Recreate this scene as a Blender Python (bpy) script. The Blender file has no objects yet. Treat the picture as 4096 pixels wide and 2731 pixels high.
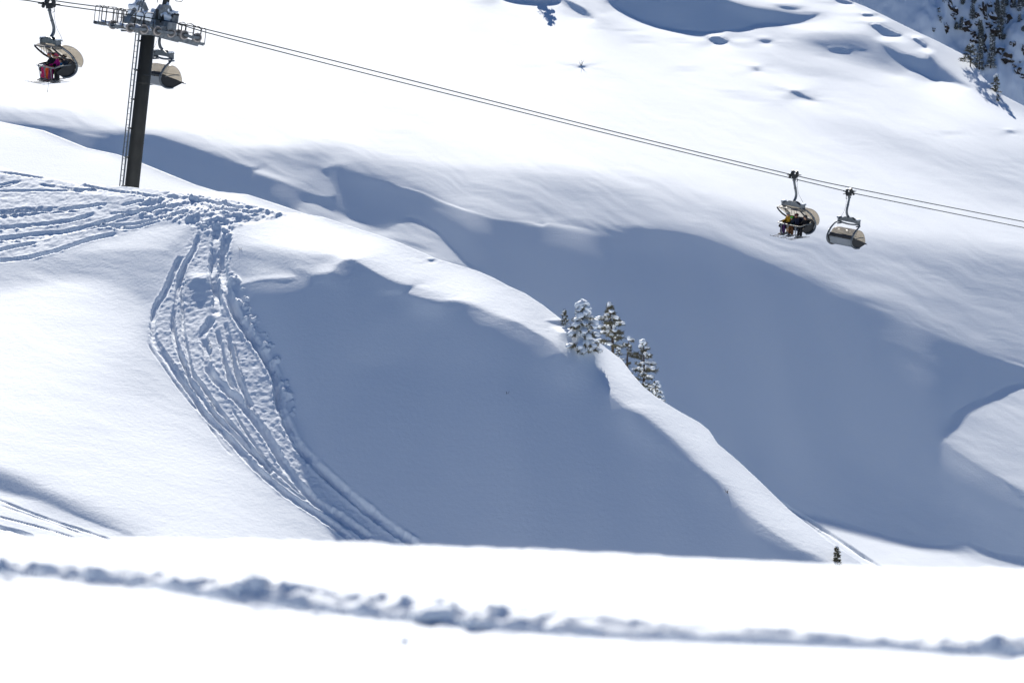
import bpy, bmesh, math, random
import numpy as np
from mathutils import Vector, Matrix

# ------------------------------------------------------------------ camera, sky, sun, exposure
scene = bpy.context.scene
COL = scene.collection
R = math.radians
PITCH = R(-12.0)               # the camera looks down across the valley
FPX = 85.0 / 36.0 * 4096.0     # focal length in photograph pixels
SUN_EL, SUN_AZ = R(33.0), R(8.0)   # sun ahead of the camera, a little to the left
cam_d = bpy.data.cameras.new("camera")
cam_d.lens = 85.0; cam_d.sensor_width = 36.0
cam_d.clip_start = 0.5; cam_d.clip_end = 6000.0
cam_d.dof.use_dof = True; cam_d.dof.focus_distance = 125.0; cam_d.dof.aperture_fstop = 2.0
cam = bpy.data.objects.new("camera", cam_d); COL.objects.link(cam)
cam.location = (0, 0, 0); cam.rotation_euler = (R(90) + PITCH, 0, 0)
scene.camera = cam

world = bpy.data.worlds.new("World"); scene.world = world; world.use_nodes = True
wn = world.node_tree; wn.nodes.clear()
sky = wn.nodes.new("ShaderNodeTexSky"); sky.sky_type = 'NISHITA'; sky.sun_disc = False
sky.sun_elevation = SUN_EL; sky.sun_rotation = -SUN_AZ
sky.altitude = 2500; sky.air_density = 1.0; sky.dust_density = 0.0; sky.ozone_density = 9.0
bg = wn.nodes.new("ShaderNodeBackground"); bg.inputs["Strength"].default_value = 0.05
wo = wn.nodes.new("ShaderNodeOutputWorld")
wn.links.new(sky.outputs[0], bg.inputs["Color"]); wn.links.new(bg.outputs[0], wo.inputs["Surface"])

sun_d = bpy.data.lights.new("sun", 'SUN'); sun_d.energy = 5.0; sun_d.angle = R(0.5); sun_d.color = (1.0, 0.955, 0.885)
sun = bpy.data.objects.new("sun", sun_d); COL.objects.link(sun)
# direction towards the sun: ahead (+y), slightly left (-x), up
SUN_DIR = Vector((-math.sin(SUN_AZ) * math.cos(SUN_EL), math.cos(SUN_AZ) * math.cos(SUN_EL), math.sin(SUN_EL)))
sun.rotation_euler = SUN_DIR.to_track_quat('Z', 'Y').to_euler()
sun.location = (-30, 200, 140)

scene.view_settings.view_transform = 'Standard'; scene.view_settings.look = 'None'
scene.view_settings.gamma = 1.0; scene.view_settings.use_curve_mapping = False
scene.view_settings.exposure = 0.93
scene.render.engine = 'CYCLES'
scene.cycles.max_bounces = 8; scene.cycles.diffuse_bounces = 4; scene.cycles.transparent_max_bounces = 12

# ------------------------------------------------------------------ helpers
CB, SB = math.cos(PITCH), math.sin(PITCH)
def at(u, v, depth):
    """world point seen at photograph pixel (u, v) at the given distance along the view axis"""
    a = (u - 2048.0) / FPX * depth; b = (1365.5 - v) / FPX * depth
    return Vector((a, depth * CB - b * SB, depth * SB + b * CB))
def proj(x, y, z):
    d = y * CB + z * SB; h = -y * SB + z * CB
    return 2048.0 + FPX * x / d, 1365.5 - FPX * h / d

def tag(o, label=None, cat=None, group=None, kind=None):
    if label: o["label"] = label
    if cat: o["category"] = cat
    if group: o["group"] = group
    if kind: o["kind"] = kind
    return o
def empty(name, loc=(0, 0, 0), rot=None, scale=1.0):
    o = bpy.data.objects.new(name, None); COL.objects.link(o)
    o.location = loc; o.empty_display_size = 0.3
    if rot is not None: o.rotation_euler = rot
    o.scale = (scale, scale, scale)
    return o
def kids(o): return [c for c in bpy.data.objects if c.parent == o]
def copy_tree(o, parent=None):
    c = o.copy(); COL.objects.link(c)
    if parent is not None: c.parent = parent
    for ch in kids(o): copy_tree(ch, c)
    return c

# ------------------------------------------------------------------ materials
def mat(name, color=(.8, .8, .8), rough=.6, metal=0.0, var=0.0, vscale=8.0, bump=0.0, bscale=60.0, spec=.4, color2=None):
    m = bpy.data.materials.new(name); m.use_nodes = True
    nt = m.node_tree; b = nt.nodes["Principled BSDF"]
    b.inputs["Roughness"].default_value = rough; b.inputs["Metallic"].default_value = metal
    b.inputs["Specular IOR Level"].default_value = spec
    tc = nt.nodes.new("ShaderNodeTexCoord")
    n = nt.nodes.new("ShaderNodeTexNoise"); n.inputs["Scale"].default_value = vscale; n.inputs["Detail"].default_value = 5
    nt.links.new(tc.outputs["Object"], n.inputs["Vector"])
    mx = nt.nodes.new("ShaderNodeMix"); mx.data_type = 'RGBA'
    c2 = color2 or tuple(c * (1 - var) for c in color)
    mx.inputs["A"].default_value = (*color, 1); mx.inputs["B"].default_value = (*c2, 1)
    rp = nt.nodes.new("ShaderNodeMapRange"); rp.inputs["From Min"].default_value = .38; rp.inputs["From Max"].default_value = .64
    nt.links.new(n.outputs["Fac"], rp.inputs["Value"]); nt.links.new(rp.outputs["Result"], mx.inputs["Factor"])
    nt.links.new(mx.outputs["Result"], b.inputs["Base Color"])
    if bump:
        n2 = nt.nodes.new("ShaderNodeTexNoise"); n2.inputs["Scale"].default_value = bscale; n2.inputs["Detail"].default_value = 4
        nt.links.new(tc.outputs["Object"], n2.inputs["Vector"])
        bp = nt.nodes.new("ShaderNodeBump"); bp.inputs["Strength"].default_value = bump; bp.inputs["Distance"].default_value = .02
        nt.links.new(n2.outputs["Fac"], bp.inputs["Height"]); nt.links.new(bp.outputs["Normal"], b.inputs["Normal"])
    return m

def snow_mat(name, fine=9.0, dist=.02, strength=.5, streak=True, sparkle=True):
    m = bpy.data.materials.new(name); m.use_nodes = True
    nt = m.node_tree; b = nt.nodes["Principled BSDF"]
    b.inputs["Base Color"].default_value = (.805, .842, .88, 1)
    b.inputs["Roughness"].default_value = .75; b.inputs["Specular IOR Level"].default_value = .12
    tc = nt.nodes.new("ShaderNodeTexCoord")
    n = nt.nodes.new("ShaderNodeTexNoise"); n.inputs["Scale"].default_value = fine; n.inputs["Detail"].default_value = 6; n.inputs["Roughness"].default_value = .65
    nt.links.new(tc.outputs["Object"], n.inputs["Vector"])
    bp = nt.nodes.new("ShaderNodeBump"); bp.inputs["Strength"].default_value = strength; bp.inputs["Distance"].default_value = dist
    nt.links.new(n.outputs["Fac"], bp.inputs["Height"])
    if streak:      # wind-pressed crust: longer, shallower ripples across the slope
        mp = nt.nodes.new("ShaderNodeMapping"); mp.inputs["Rotation"].default_value = (0, 0, .35); mp.inputs["Scale"].default_value = (.16, .8, .8)
        n3 = nt.nodes.new("ShaderNodeTexNoise"); n3.inputs["Scale"].default_value = fine * .32; n3.inputs["Detail"].default_value = 5; n3.inputs["Roughness"].default_value = .6
        nt.links.new(tc.outputs["Object"], mp.inputs["Vector"]); nt.links.new(mp.outputs[0], n3.inputs["Vector"])
        b2 = nt.nodes.new("ShaderNodeBump"); b2.inputs["Strength"].default_value = strength * .5; b2.inputs["Distance"].default_value = dist * 1.1
        nt.links.new(n3.outputs["Fac"], b2.inputs["Height"]); nt.links.new(b2.outputs["Normal"], bp.inputs["Normal"])
    nt.links.new(bp.outputs["Normal"], b.inputs["Normal"])
    return m

# ------------------------------------------------------------------ numpy noise
_rng = np.random.RandomState(7)
_PERM = _rng.permutation(4096).astype(np.int64)
_GR = _rng.uniform(-1, 1, (4096, 2)); _GR /= np.linalg.norm(_GR, axis=1)[:, None]
def pnoise(x, y, seed=0):
    """2-D gradient noise, about -1..1"""
    xi = np.floor(x).astype(np.int64); yi = np.floor(y).astype(np.int64)
    xf = x - xi; yf = y - yi
    def g(ix, iy, dx, dy):
        h = _PERM[(ix + _PERM[(iy + seed * 57) & 4095]) & 4095]
        return _GR[h, 0] * dx + _GR[h, 1] * dy
    sx = xf * xf * xf * (xf * (xf * 6 - 15) + 10); sy = yf * yf * yf * (yf * (yf * 6 - 15) + 10)
    a = g(xi, yi, xf, yf); b_ = g(xi + 1, yi, xf - 1, yf)
    c = g(xi, yi + 1, xf, yf - 1); d = g(xi + 1, yi + 1, xf - 1, yf - 1)
    return 1.5 * ((a + sx * (b_ - a)) * (1 - sy) + (c + sx * (d - c)) * sy)
def fbm(x, y, oct=4, seed=0, gain=.5):
    s = 0; a = 1.0
    for k in range(oct):
        s = s + a * pnoise(x * 2 ** k + 17.3 * k, y * 2 ** k - 9.1 * k, seed + k); a *= gain
    return s
# ------------------------------------------------------------------ the snow slopes
# Each slope is a real height field, grown line by line away from the camera along the sun's bearing.
# What is drawn below is how steep each stretch of snow is: where it is steeper than the sun is high it falls into shade.
CELL = 6.0
U0, V0, U1, V1 = -1500.0, -1300.0, 5600.0, 3000.0
GU = np.arange(U0, U1 + CELL, CELL); GV = np.arange(V0, V1 + CELL, CELL)
MU, MV = np.meshgrid(GU, GV)

def smooth_poly(pts, closed=True, sub=4):
    P = np.array([(p + (6,))[:3] if len(p) == 2 else p for p in pts], float)
    n = len(P); out = []
    rng_ = range(n) if closed else range(n - 1)
    for i in rng_:
        if closed: p0, p1, p2, p3 = P[i - 1], P[i], P[(i + 1) % n], P[(i + 2) % n]
        else: p0, p1, p2, p3 = P[max(i - 1, 0)], P[i], P[i + 1], P[min(i + 2, n - 1)]
        for k in range(sub):
            t = k / sub
            q = .5 * (2 * p1 + (p2 - p0) * t + (2 * p0 - 5 * p1 + 4 * p2 - p3) * t * t + (3 * p1 - p0 - 3 * p2 + p3) * t ** 3)
            q[2] = p1[2] + (p2[2] - p1[2]) * t
            out.append(q)
    if not closed: out.append(P[-1])
    return np.array(out)

def poly_alpha(U, V, pts, pad=1.0):
    """soft-edged inside mask of a closed outline (u, v, softness)"""
    P = smooth_poly(pts); A = np.zeros(U.shape)
    m = P[:, 2].max() + 8
    sel = (U > P[:, 0].min() - m) & (U < P[:, 0].max() + m) & (V > P[:, 1].min() - m) & (V < P[:, 1].max() + m)
    u = U[sel]; v = V[sel]
    if u.size == 0: return A
    best = np.full(u.shape, 1e18); soft = np.ones(u.shape); ins = np.zeros(u.shape, bool)
    n = len(P)
    for i in range(n):
        a = P[i]; b_ = P[(i + 1) % n]
        dx, dy = b_[0] - a[0], b_[1] - a[1]; L = dx * dx + dy * dy + 1e-9
        t = np.clip(((u - a[0]) * dx + (v - a[1]) * dy) / L, 0, 1)
        d = (u - a[0] - t * dx) ** 2 + (v - a[1] - t * dy) ** 2
        w = d < best; best = np.where(w, d, best); soft = np.where(w, a[2] + t * (b_[2] - a[2]), soft)
        c = (a[1] > v) != (b_[1] > v)
        if abs(dy) > 1e-9: ins ^= c & (u < dx * (v - a[1]) / dy + a[0])
    d = np.sqrt(best) * np.where(ins, 1, -1)
    x = np.clip(.5 + d / (2 * np.maximum(soft, 1.5)), 0, 1)
    A[sel] = x * x * (3 - 2 * x)
    return A

def paint(B, pts, val): 
    a = poly_alpha(MU, MV, pts); return B * (1 - a) + val * a

def sample(Rst, u, v):
    x = np.clip((u - U0) / CELL, 0, len(GU) - 1.001); y = np.clip((v - V0) / CELL, 0, len(GV) - 1.001)
    xi = x.astype(int); yi = y.astype(int); xf = x - xi; yf = y - yi
    return (Rst[yi, xi] * (1 - xf) + Rst[yi, xi + 1] * xf) * (1 - yf) + (Rst[yi + 1, xi] * (1 - xf) + Rst[yi + 1, xi + 1] * xf) * yf

def path_dist(U, V, pts, reach):
    """distance in pixels to a smooth open path, with sign of side and the position along it"""
    P = smooth_poly([(p[0], p[1], i) for i, p in enumerate(pts)], closed=False, sub=5)
    D = np.full(U.shape, 1e9); S = np.zeros(U.shape)
    sel = np.nonzero((U > P[:, 0].min() - reach) & (U < P[:, 0].max() + reach) & (V > P[:, 1].min() - reach) & (V < P[:, 1].max() + reach))
    u = U[sel]; v = V[sel]
    if u.size == 0: return D, S
    best = np.full(u.shape, 1e18); sg = np.zeros(u.shape); al = np.zeros(u.shape); acc = 0.0
    for a, b_ in zip(P[:-1], P[1:]):
        dx, dy = b_[0] - a[0], b_[1] - a[1]; L = dx * dx + dy * dy + 1e-9
        t = np.clip(((u - a[0]) * dx + (v - a[1]) * dy) / L, 0, 1)
        d = (u - a[0] - t * dx) ** 2 + (v - a[1] - t * dy) ** 2
        w = d < best; best = np.where(w, d, best)
        al = np.where(w, acc + t * math.sqrt(L), al); acc += math.sqrt(L)
        sg = np.where(w, np.sign(dx * (v - a[1]) - dy * (u - a[0])), sg)
    D[sel] = np.sqrt(best); S[sel] = np.where((al < 1) | (al > acc - 1), 0, 1)
    ends = np.minimum(al, acc - al)
    S[sel] = np.clip(ends / 25.0, 0, 1)
    return D * np.where(D < 1e8, 1, 1), S

CA, SA = math.cos(SUN_AZ), math.sin(SUN_AZ)
TE = math.tan(SUN_EL)
def gblur(A, sig, axis):
    """gaussian blur along one axis (three box passes)"""
    n = max(1, int(sig * .9)); 
    for _ in range(3):
        pad = [(0, 0)] * A.ndim; pad[axis] = (n, n)
        P = np.pad(A, pad, mode='edge'); c = np.cumsum(P, axis)
        z = np.zeros_like(np.take(c, [0], axis)); c = np.concatenate([z, c], axis)
        L = A.shape[axis]; w = 2 * n + 1
        A = (np.take(c, range(w, w + L), axis) - np.take(c, range(0, L), axis)) / w
    return A
def sweep(T, n):
    k = np.arange(n); return 2 - 2 * np.cos(math.pi * k / n)
def dct2(A):
    n, m = A.shape
    E = np.concatenate([A, A[::-1]], 0); E = np.concatenate([E, E[:, ::-1]], 1)
    F = np.fft.rfft2(E)
    ph = np.exp(-1j * math.pi * np.arange(n) / (2 * n))[:, None] * np.exp(-1j * math.pi * np.arange(m) / (2 * m))[None]
    return (F[:n, :m] * ph).real
def idct2(C):
    n, m = C.shape
    ph = np.exp(1j * math.pi * np.arange(n) / (2 * n))[:, None] * np.exp(1j * math.pi * np.arange(m) / (2 * m))[None]
    # rebuild the mirrored spectrum from its even symmetry
    F = np.zeros((2 * n, m + 1), complex)
    F[:n, :m] = C * ph
    ph2 = np.exp(1j * math.pi * -np.arange(1, n) / (2 * n))[:, None] * np.exp(1j * math.pi * np.arange(m) / (2 * m))[None]
    F[n + 1:, :m] = (C[1:] * ph2)[::-1]
    return np.fft.irfft2(F, s=(2 * n, 2 * m))[:n, :m]
BK =  [-.40, -.20, -.08, -.04, -.02, -.01, 0.00, .05, .12, .20, .25, .40]
BLO = [-.42, -.36, -.30, -.20, -.05, -.018, -.005, .035, .110, .190, .25, .34]
BHI = [-.20, -.10, -.04, -.02, -.008, -.002, .004, .065, .160, .290, .42, .48]
def grow(B, crest, y_mean, v_bot, v_top, u_lo, u_hi, du, dv, alpha=1.0, iters=130, half=2, crest_w=50.0, roll=.05, n_roll=40, d_roll=.5):
    """Shape a slope whose steepness towards the sun stays within the drawn bounds and which is otherwise as even as it can be.
    Lines p run along the sun's bearing, rows are lines of sight; ln(distance) is solved for, then turned into points."""
    cu = np.array([c[0] for c in crest], float); cv = np.array([c[1] for c in crest], float)
    m = int((u_hi - u_lo) / (du * half)); n = int((v_bot - v_top) / (dv * half))
    p = ((np.linspace(u_lo, u_hi, m) - 2048) / FPX * y_mean + SA * y_mean / CA) / 1.0
    p = (np.linspace(u_lo, u_hi, m) - 2048) / FPX * y_mean * CA + y_mean * SA
    vrow = v_bot + (v_top - v_bot) * np.arange(n) / (n - 1)
    tau = np.tan(PITCH - np.arctan((vrow - 1365.5) / FPX)); dt = (tau[1:] - tau[:-1])[:, None]
    D = np.full((n, m), math.log(y_mean)); 
    lam = sweep(0, n)[:, None] + alpha * sweep(0, m)[None] ** 2; lam[0, 0] = 1
    T = tau[:, None]
    for it in range(iters):
        if it % 12 == 0:
            Y = np.exp(D); X = (p[None] - Y * SA) / CA
            U = 2048 + FPX * X / (Y * CB + T * Y * SB); V = np.repeat(vrow[:, None], m, 1)
            Tm = .5 * (T[1:] + T[:-1]); Um = .5 * (U[1:] + U[:-1]); Vm = .5 * (V[1:] + V[:-1])
            b = sample(B, Um, Vm); vc = np.interp(Um, cu, cv)
            lo = np.interp(b, BK, BLO); hi = np.interp(b, BK, BHI)
            hlo = 1 / np.maximum((TE - lo) / CA - Tm, .06); hhi = 1 / np.maximum((TE - hi) / CA - Tm, .06)
            w = np.clip((Vm - vc) / crest_w, .0, 1)
            near = w < 1
            hlo = np.where(near & (b > .1), np.maximum(hlo, 0) , hlo)
            hhi = np.where(near & (b > .1), np.minimum(hhi / np.maximum(w, .12), 14), hhi)
            free = Vm < vc
            hlo = np.where(free, 0.5, hlo); hhi = np.where(free, 12.0, hhi)
            glo, ghi = hlo * dt, hhi * dt
        g = D[1:] - D[:-1]
        if it == 0: g = .5 * (glo + np.minimum(ghi, glo * 1.5))
        h = np.clip(g, glo, ghi)
        h = h + .6 * (h - g) if it > 2 else h          # over-relax
        div = np.zeros((n, m)); div[:-1] -= h; div[1:] += h
        C = dct2(div) / lam; C[0, 0] = 0
        D = idct2(C); D += math.log(y_mean) - D.mean()
    # refine to the final grid
    N, M = n * half, m * half
    def up(A, K, ax):
        k = A.shape[ax]; t = np.linspace(0, k - 1, K); i = np.clip(t.astype(int), 0, k - 2); f = t - i
        sh = [1, 1]; sh[ax] = K; f = f.reshape(sh)
        tk = lambda o: np.take(A, np.clip(i + o, 0, k - 1), ax)
        a0, a1, a2, a3 = tk(-1), tk(0), tk(1), tk(2)
        return .5 * (2 * a1 + (a2 - a0) * f + (2 * a0 - 5 * a1 + 4 * a2 - a3) * f * f + (3 * a1 - a0 - 3 * a2 + a3) * f ** 3)
    D = up(up(D, N, 0), M, 1); p = np.interp(np.linspace(0, m - 1, M), np.arange(m), p)
    vrow = np.interp(np.linspace(0, n - 1, N), np.arange(n), vrow)
    tau = np.tan(PITCH - np.arctan((vrow - 1365.5) / FPX))
    Y = np.exp(D); T = np.repeat(tau[:, None], M, 1); X = (p[None] - Y * SA) / CA
    U = 2048 + FPX * X / (Y * CB + T * Y * SB); vc = np.interp(U, cu, cv)
    over = np.maximum.accumulate(vrow[:, None] < vc, 0)
    k = np.minimum((~over).sum(0), N - 1)                # first row past the crest on each line
    Q = (Y - p[None] * SA) / CA; Z = T * Y
    j = np.arange(M); kk = np.maximum(k - 1, 0)
    # slide the last point onto the crest itself, then let the far side fall away
    v0 = vrow[kk]; v1 = vrow[np.minimum(kk + 1, N - 1)]; vcc = vc[kk, j]
    f = np.clip((v0 - vcc) / np.maximum(v0 - v1, 1e-6), 0, 1)
    k2 = np.minimum(kk + 1, N - 1)
    qc = Q[kk, j] + f * (Q[k2, j] - Q[kk, j]); zc = Z[kk, j] + f * (Z[k2, j] - Z[kk, j])
    sl = tau[kk] * CA
    Q = np.concatenate([Q, np.repeat(Q[-1:], n_roll, 0)]); Z = np.concatenate([Z, np.repeat(Z[-1:], n_roll, 0)])
    row = np.arange(N + n_roll)[:, None]
    past = row - (kk + 1)[None]
    st = np.clip(past, 0, n_roll + 10) * d_roll
    smax = .75
    q_b = qc[None] + st; t_turn = (sl + smax) / roll
    s_ = np.minimum(st, t_turn[None]); z_b = zc[None] + sl[None] * s_ - .5 * roll * s_ ** 2 - smax * np.maximum(st - t_turn[None], 0)
    beyond = past >= 0
    Q = np.where(beyond, q_b, Q); Z = np.where(beyond, z_b, Z)
    return p[None] * CA - Q * SA, p[None] * SA + Q * CA, Z

def ripple(X, Y, Z, B, layers, kfun):
    """wind streaks as small relief: (slope amplitude, angle, long px, short px, seed)"""
    U, V = proj(X, Y, Z)
    b = sample(B, U, V)
    g = np.clip(TE - b - Z / Y * CA, .05, 1)
    D = 0
    for amp, ang, la, lb, seed in layers:
        c, s_ = math.cos(R(ang)), math.sin(R(ang))
        a = U * c + V * s_; bb = -U * s_ + V * c
        wx = 30 * pnoise(U / 160, V / 160, seed + 3)
        D = D + amp * lb * Y / FPX / g / 3.0 * pnoise(a / la, (bb + wx) / lb, seed)
    return Z + D * kfun(b, U, V)

def flutes(X, Y, Z, B, amp, wl, seed):
    """gentle ribs running down the shaded faces"""
    U, V = proj(X, Y, Z)
    m = np.clip((.03 - sample(B, U, V)) / .03, 0, 1); m = gblur(gblur(m, 14, 0), 14, 1) ** 2
    P = X * CA + Y * SA; Q = -X * SA + Y * CA
    return Z + m * amp * (pnoise(P / wl, Q / (wl * 14), seed) + .4 * pnoise(P / (wl * .45), Q / (wl * 9), seed + 1))

def grid_mesh(name, X, Y, Z, material):
    nr, nc = X.shape
    co = np.stack([X, Y, Z], -1).reshape(-1, 3).astype(np.float32)
    i = np.arange(nr * nc, dtype=np.int32).reshape(nr, nc)
    f = np.stack([i[:-1, :-1], i[:-1, 1:], i[1:, 1:], i[1:, :-1]], -1).reshape(-1, 4)
    me = bpy.data.meshes.new(name)
    me.vertices.add(len(co)); me.vertices.foreach_set("co", co.ravel())
    me.loops.add(f.size); me.loops.foreach_set("vertex_index", f.ravel())
    me.polygons.add(len(f)); me.polygons.foreach_set("loop_start", np.arange(0, f.size, 4, dtype=np.int32))
    me.polygons.foreach_set("use_smooth", np.ones(len(f), bool))
    me.update(calc_edges=True)
    me.materials.append(material)
    o = bpy.data.objects.new(name, me); COL.objects.link(o)
    o["kind"] = "structure"
    return o

class Ground:
    """height look-up on a grown slope by photograph pixel: first surface met going up that column"""
    def __init__(s, X, Y, Z):
        s.X, s.Y, s.Z = X, Y, Z
        s.U, s.V = proj(X, Y, Z)
    def hit(s, u, v):
        d = (s.U - u) ** 2 + (s.V - v) ** 2
        k = np.unravel_index(np.argmin(d), d.shape)
        return Vector((s.X[k], s.Y[k], s.Z[k]))

SNOW = snow_mat("snow_surface", 7.0, .03, .42)
SNOW_NEAR = snow_mat("snow_near", 60.0, .004, .6)
SNOW_FAR = snow_mat("snow_far", 3.0, .06, .5)

# ================================================== far slope
LIT = .27
B2 = np.full(MU.shape, LIT)
B2 = paint(B2, [(-900, 380, 60), (0, 440, 40), (250, 450, 40), (420, 520, 30), (700, 520, 40), (1000, 640, 30), (600, 700, 20), (-900, 700, 20)], .17)
B2 = paint(B2, [(980, 610, 40), (1150, 600, 40), (1330, 640, 25), (1310, 700, 10), (1340, 800, 10), (1150, 730, 20), (1050, 680, 20)], .10)
B2 = paint(B2, [(1300, 560, 60), (1600, 640, 60), (1900, 690, 70), (2300, 700, 90), (2600, 740, 90), (2900, 830, 80), (3200, 930, 80), (3500, 960, 90),
                (3800, 1000, 100), (4096, 1020, 110), (4600, 1100, 100), (5200, 1900, 60), (4096, 2300, 60), (1500, 1200, 60), (1300, 700, 30)], .145)
B2 = paint(B2, [(3500, 470, 80), (3800, 520, 90), (4096, 560, 90), (4600, 700, 90), (4600, 900, 90), (4000, 800, 90), (3700, 650, 90)], .21)
MAIN = [(-900, 470, 15), (100, 502, 12), (210, 509, 8), (268, 512, 10), (339, 532, 16), (446, 540, 22), (520, 541, 12), (576, 541, 6), (625, 546, 6), (696, 568, 6),
        (786, 593, 9), (893, 627, 7), (951, 652, 6), (1010, 666, 4), (1045, 671, 3), (1017, 688, 4), (1068, 708, 10), (1145, 734, 12), (1206, 759, 12),
        (1283, 787, 10), (1346, 806, 3), (1329, 754, 3), (1308, 708, 3), (1293, 683, 5), (1334, 662, 7), (1362, 663, 7), (1410, 685, 6), (1487, 703, 9),
        (1563, 721, 7), (1604, 741, 7), (1691, 764, 12), (1767, 800, 13), (1844, 831, 13), (1920, 851, 16), (1982, 868, 12), (2102, 880, 22), (2168, 897, 18),
        (2190, 888, 22), (2286, 900, 34), (2383, 918, 36), (2475, 924, 36), (2541, 914, 36), (2612, 918, 36), (2714, 928, 34), (2796, 944, 30), (2867, 973, 28),
        (2944, 1005, 28), (3031, 1040, 30), (3122, 1075, 32), (3245, 1123, 34), (3327, 1160, 34), (3459, 1196, 34), (3551, 1236, 32), (3638, 1280, 30),
        (3740, 1322, 20), (3867, 1373, 20), (3990, 1420, 22), (4120, 1462, 18), (4300, 1520, 18), (4300, 1556, 14), (4120, 1528, 12), (4026, 1542, 10), (3944, 1587, 6), (3848, 1644, 6), (3797, 1695, 7), (3778, 1765, 10),
        (3848, 1817, 12), (3912, 1861, 14), (4007, 1912, 12), (4096, 1970, 12), (4400, 2090, 12), (4400, 2290, 12), (4096, 2222, 12), (3975, 2205, 12), (3912, 2183, 12), (3830, 2160, 9),
        (3797, 2167, 8), (3733, 2180, 7), (3644, 2170, 7), (3561, 2150, 7), (3465, 2121, 7), (3338, 2083, 7), (3248, 2060, 7), (3150, 2030, 6),
        (3000, 2120, 10), (2500, 2300, 10), (1000, 1300, 10), (-900, 900, 10)]
DARK = -.022
B2 = paint(B2, MAIN, DARK)
B2 = paint(B2, [(1200, 800, 14), (1330, 790, 10), (1450, 745, 10), (1640, 790, 10), (1800, 850, 14), (1960, 930, 14), (2150, 960, 20), (2480, 1010, 25), (2700, 1000, 25), (2900, 1070, 25), (3150, 1150, 25),
                (3450, 1260, 25), (3700, 1380, 25), (3900, 1460, 20), (3980, 1530, 15), (3830, 1620, 12), (3760, 1700, 10), (3740, 1780, 10), (3800, 1840, 12), (3900, 1900, 12), (4080, 2000, 12),
                (4300, 2110, 12), (4300, 2250, 10), (4096, 2220, 10), (3900, 2170, 10), (3700, 2180, 8), (3450, 2110, 8), (3150, 2025, 8), (2600, 2100, 10), (1500, 1250, 10), (1200, 900, 10)], -.010)
B2 = paint(B2, [(1200, 800, 14), (1330, 790, 10), (1450, 745, 10), (1640, 790, 10), (1800, 850, 14), (1960, 950, 20), (2000, 1130, 20), (1500, 1050, 10), (1200, 900, 10)], -.002)
B2 = paint(B2, [(3000, 1850, 60), (3600, 1900, 60), (4000, 2060, 40), (4250, 2150, 20), (4096, 2222, 10), (3930, 2180, 10), (3820, 2160, 8), (3640, 2170, 7), (3248, 2060, 7), (2900, 2000, 40)], .012)
B2 = paint(B2, [(1205, 820, 8), (1226, 806, 6), (1288, 822, 7), (1339, 847, 8), (1385, 873, 8), (1461, 893, 8), (1522, 922, 12), (1568, 908, 14), (1589, 888, 8),
                (1624, 868, 5), (1665, 870, 4), (1711, 893, 4), (1767, 939, 4), (1818, 990, 4), (1869, 1041, 4), (1908, 1072, 4), (1850, 1146, 10), (1500, 1066, 10), (1230, 886, 10)], .15)
B2 = paint(B2, [(1560, 950, 14), (1640, 965, 12), (1740, 1000, 12), (1700, 1005, 10), (1620, 985, 12)], .03)
B2 = paint(B2, [(3800, 1750, 14), (3830, 1660, 10), (3944, 1600, 10), (4026, 1550, 12), (4120, 1545, 14), (4400, 1580, 14), (4400, 2060, 20), (4096, 1945, 20), (3912, 1838, 20)], .20)
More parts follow.
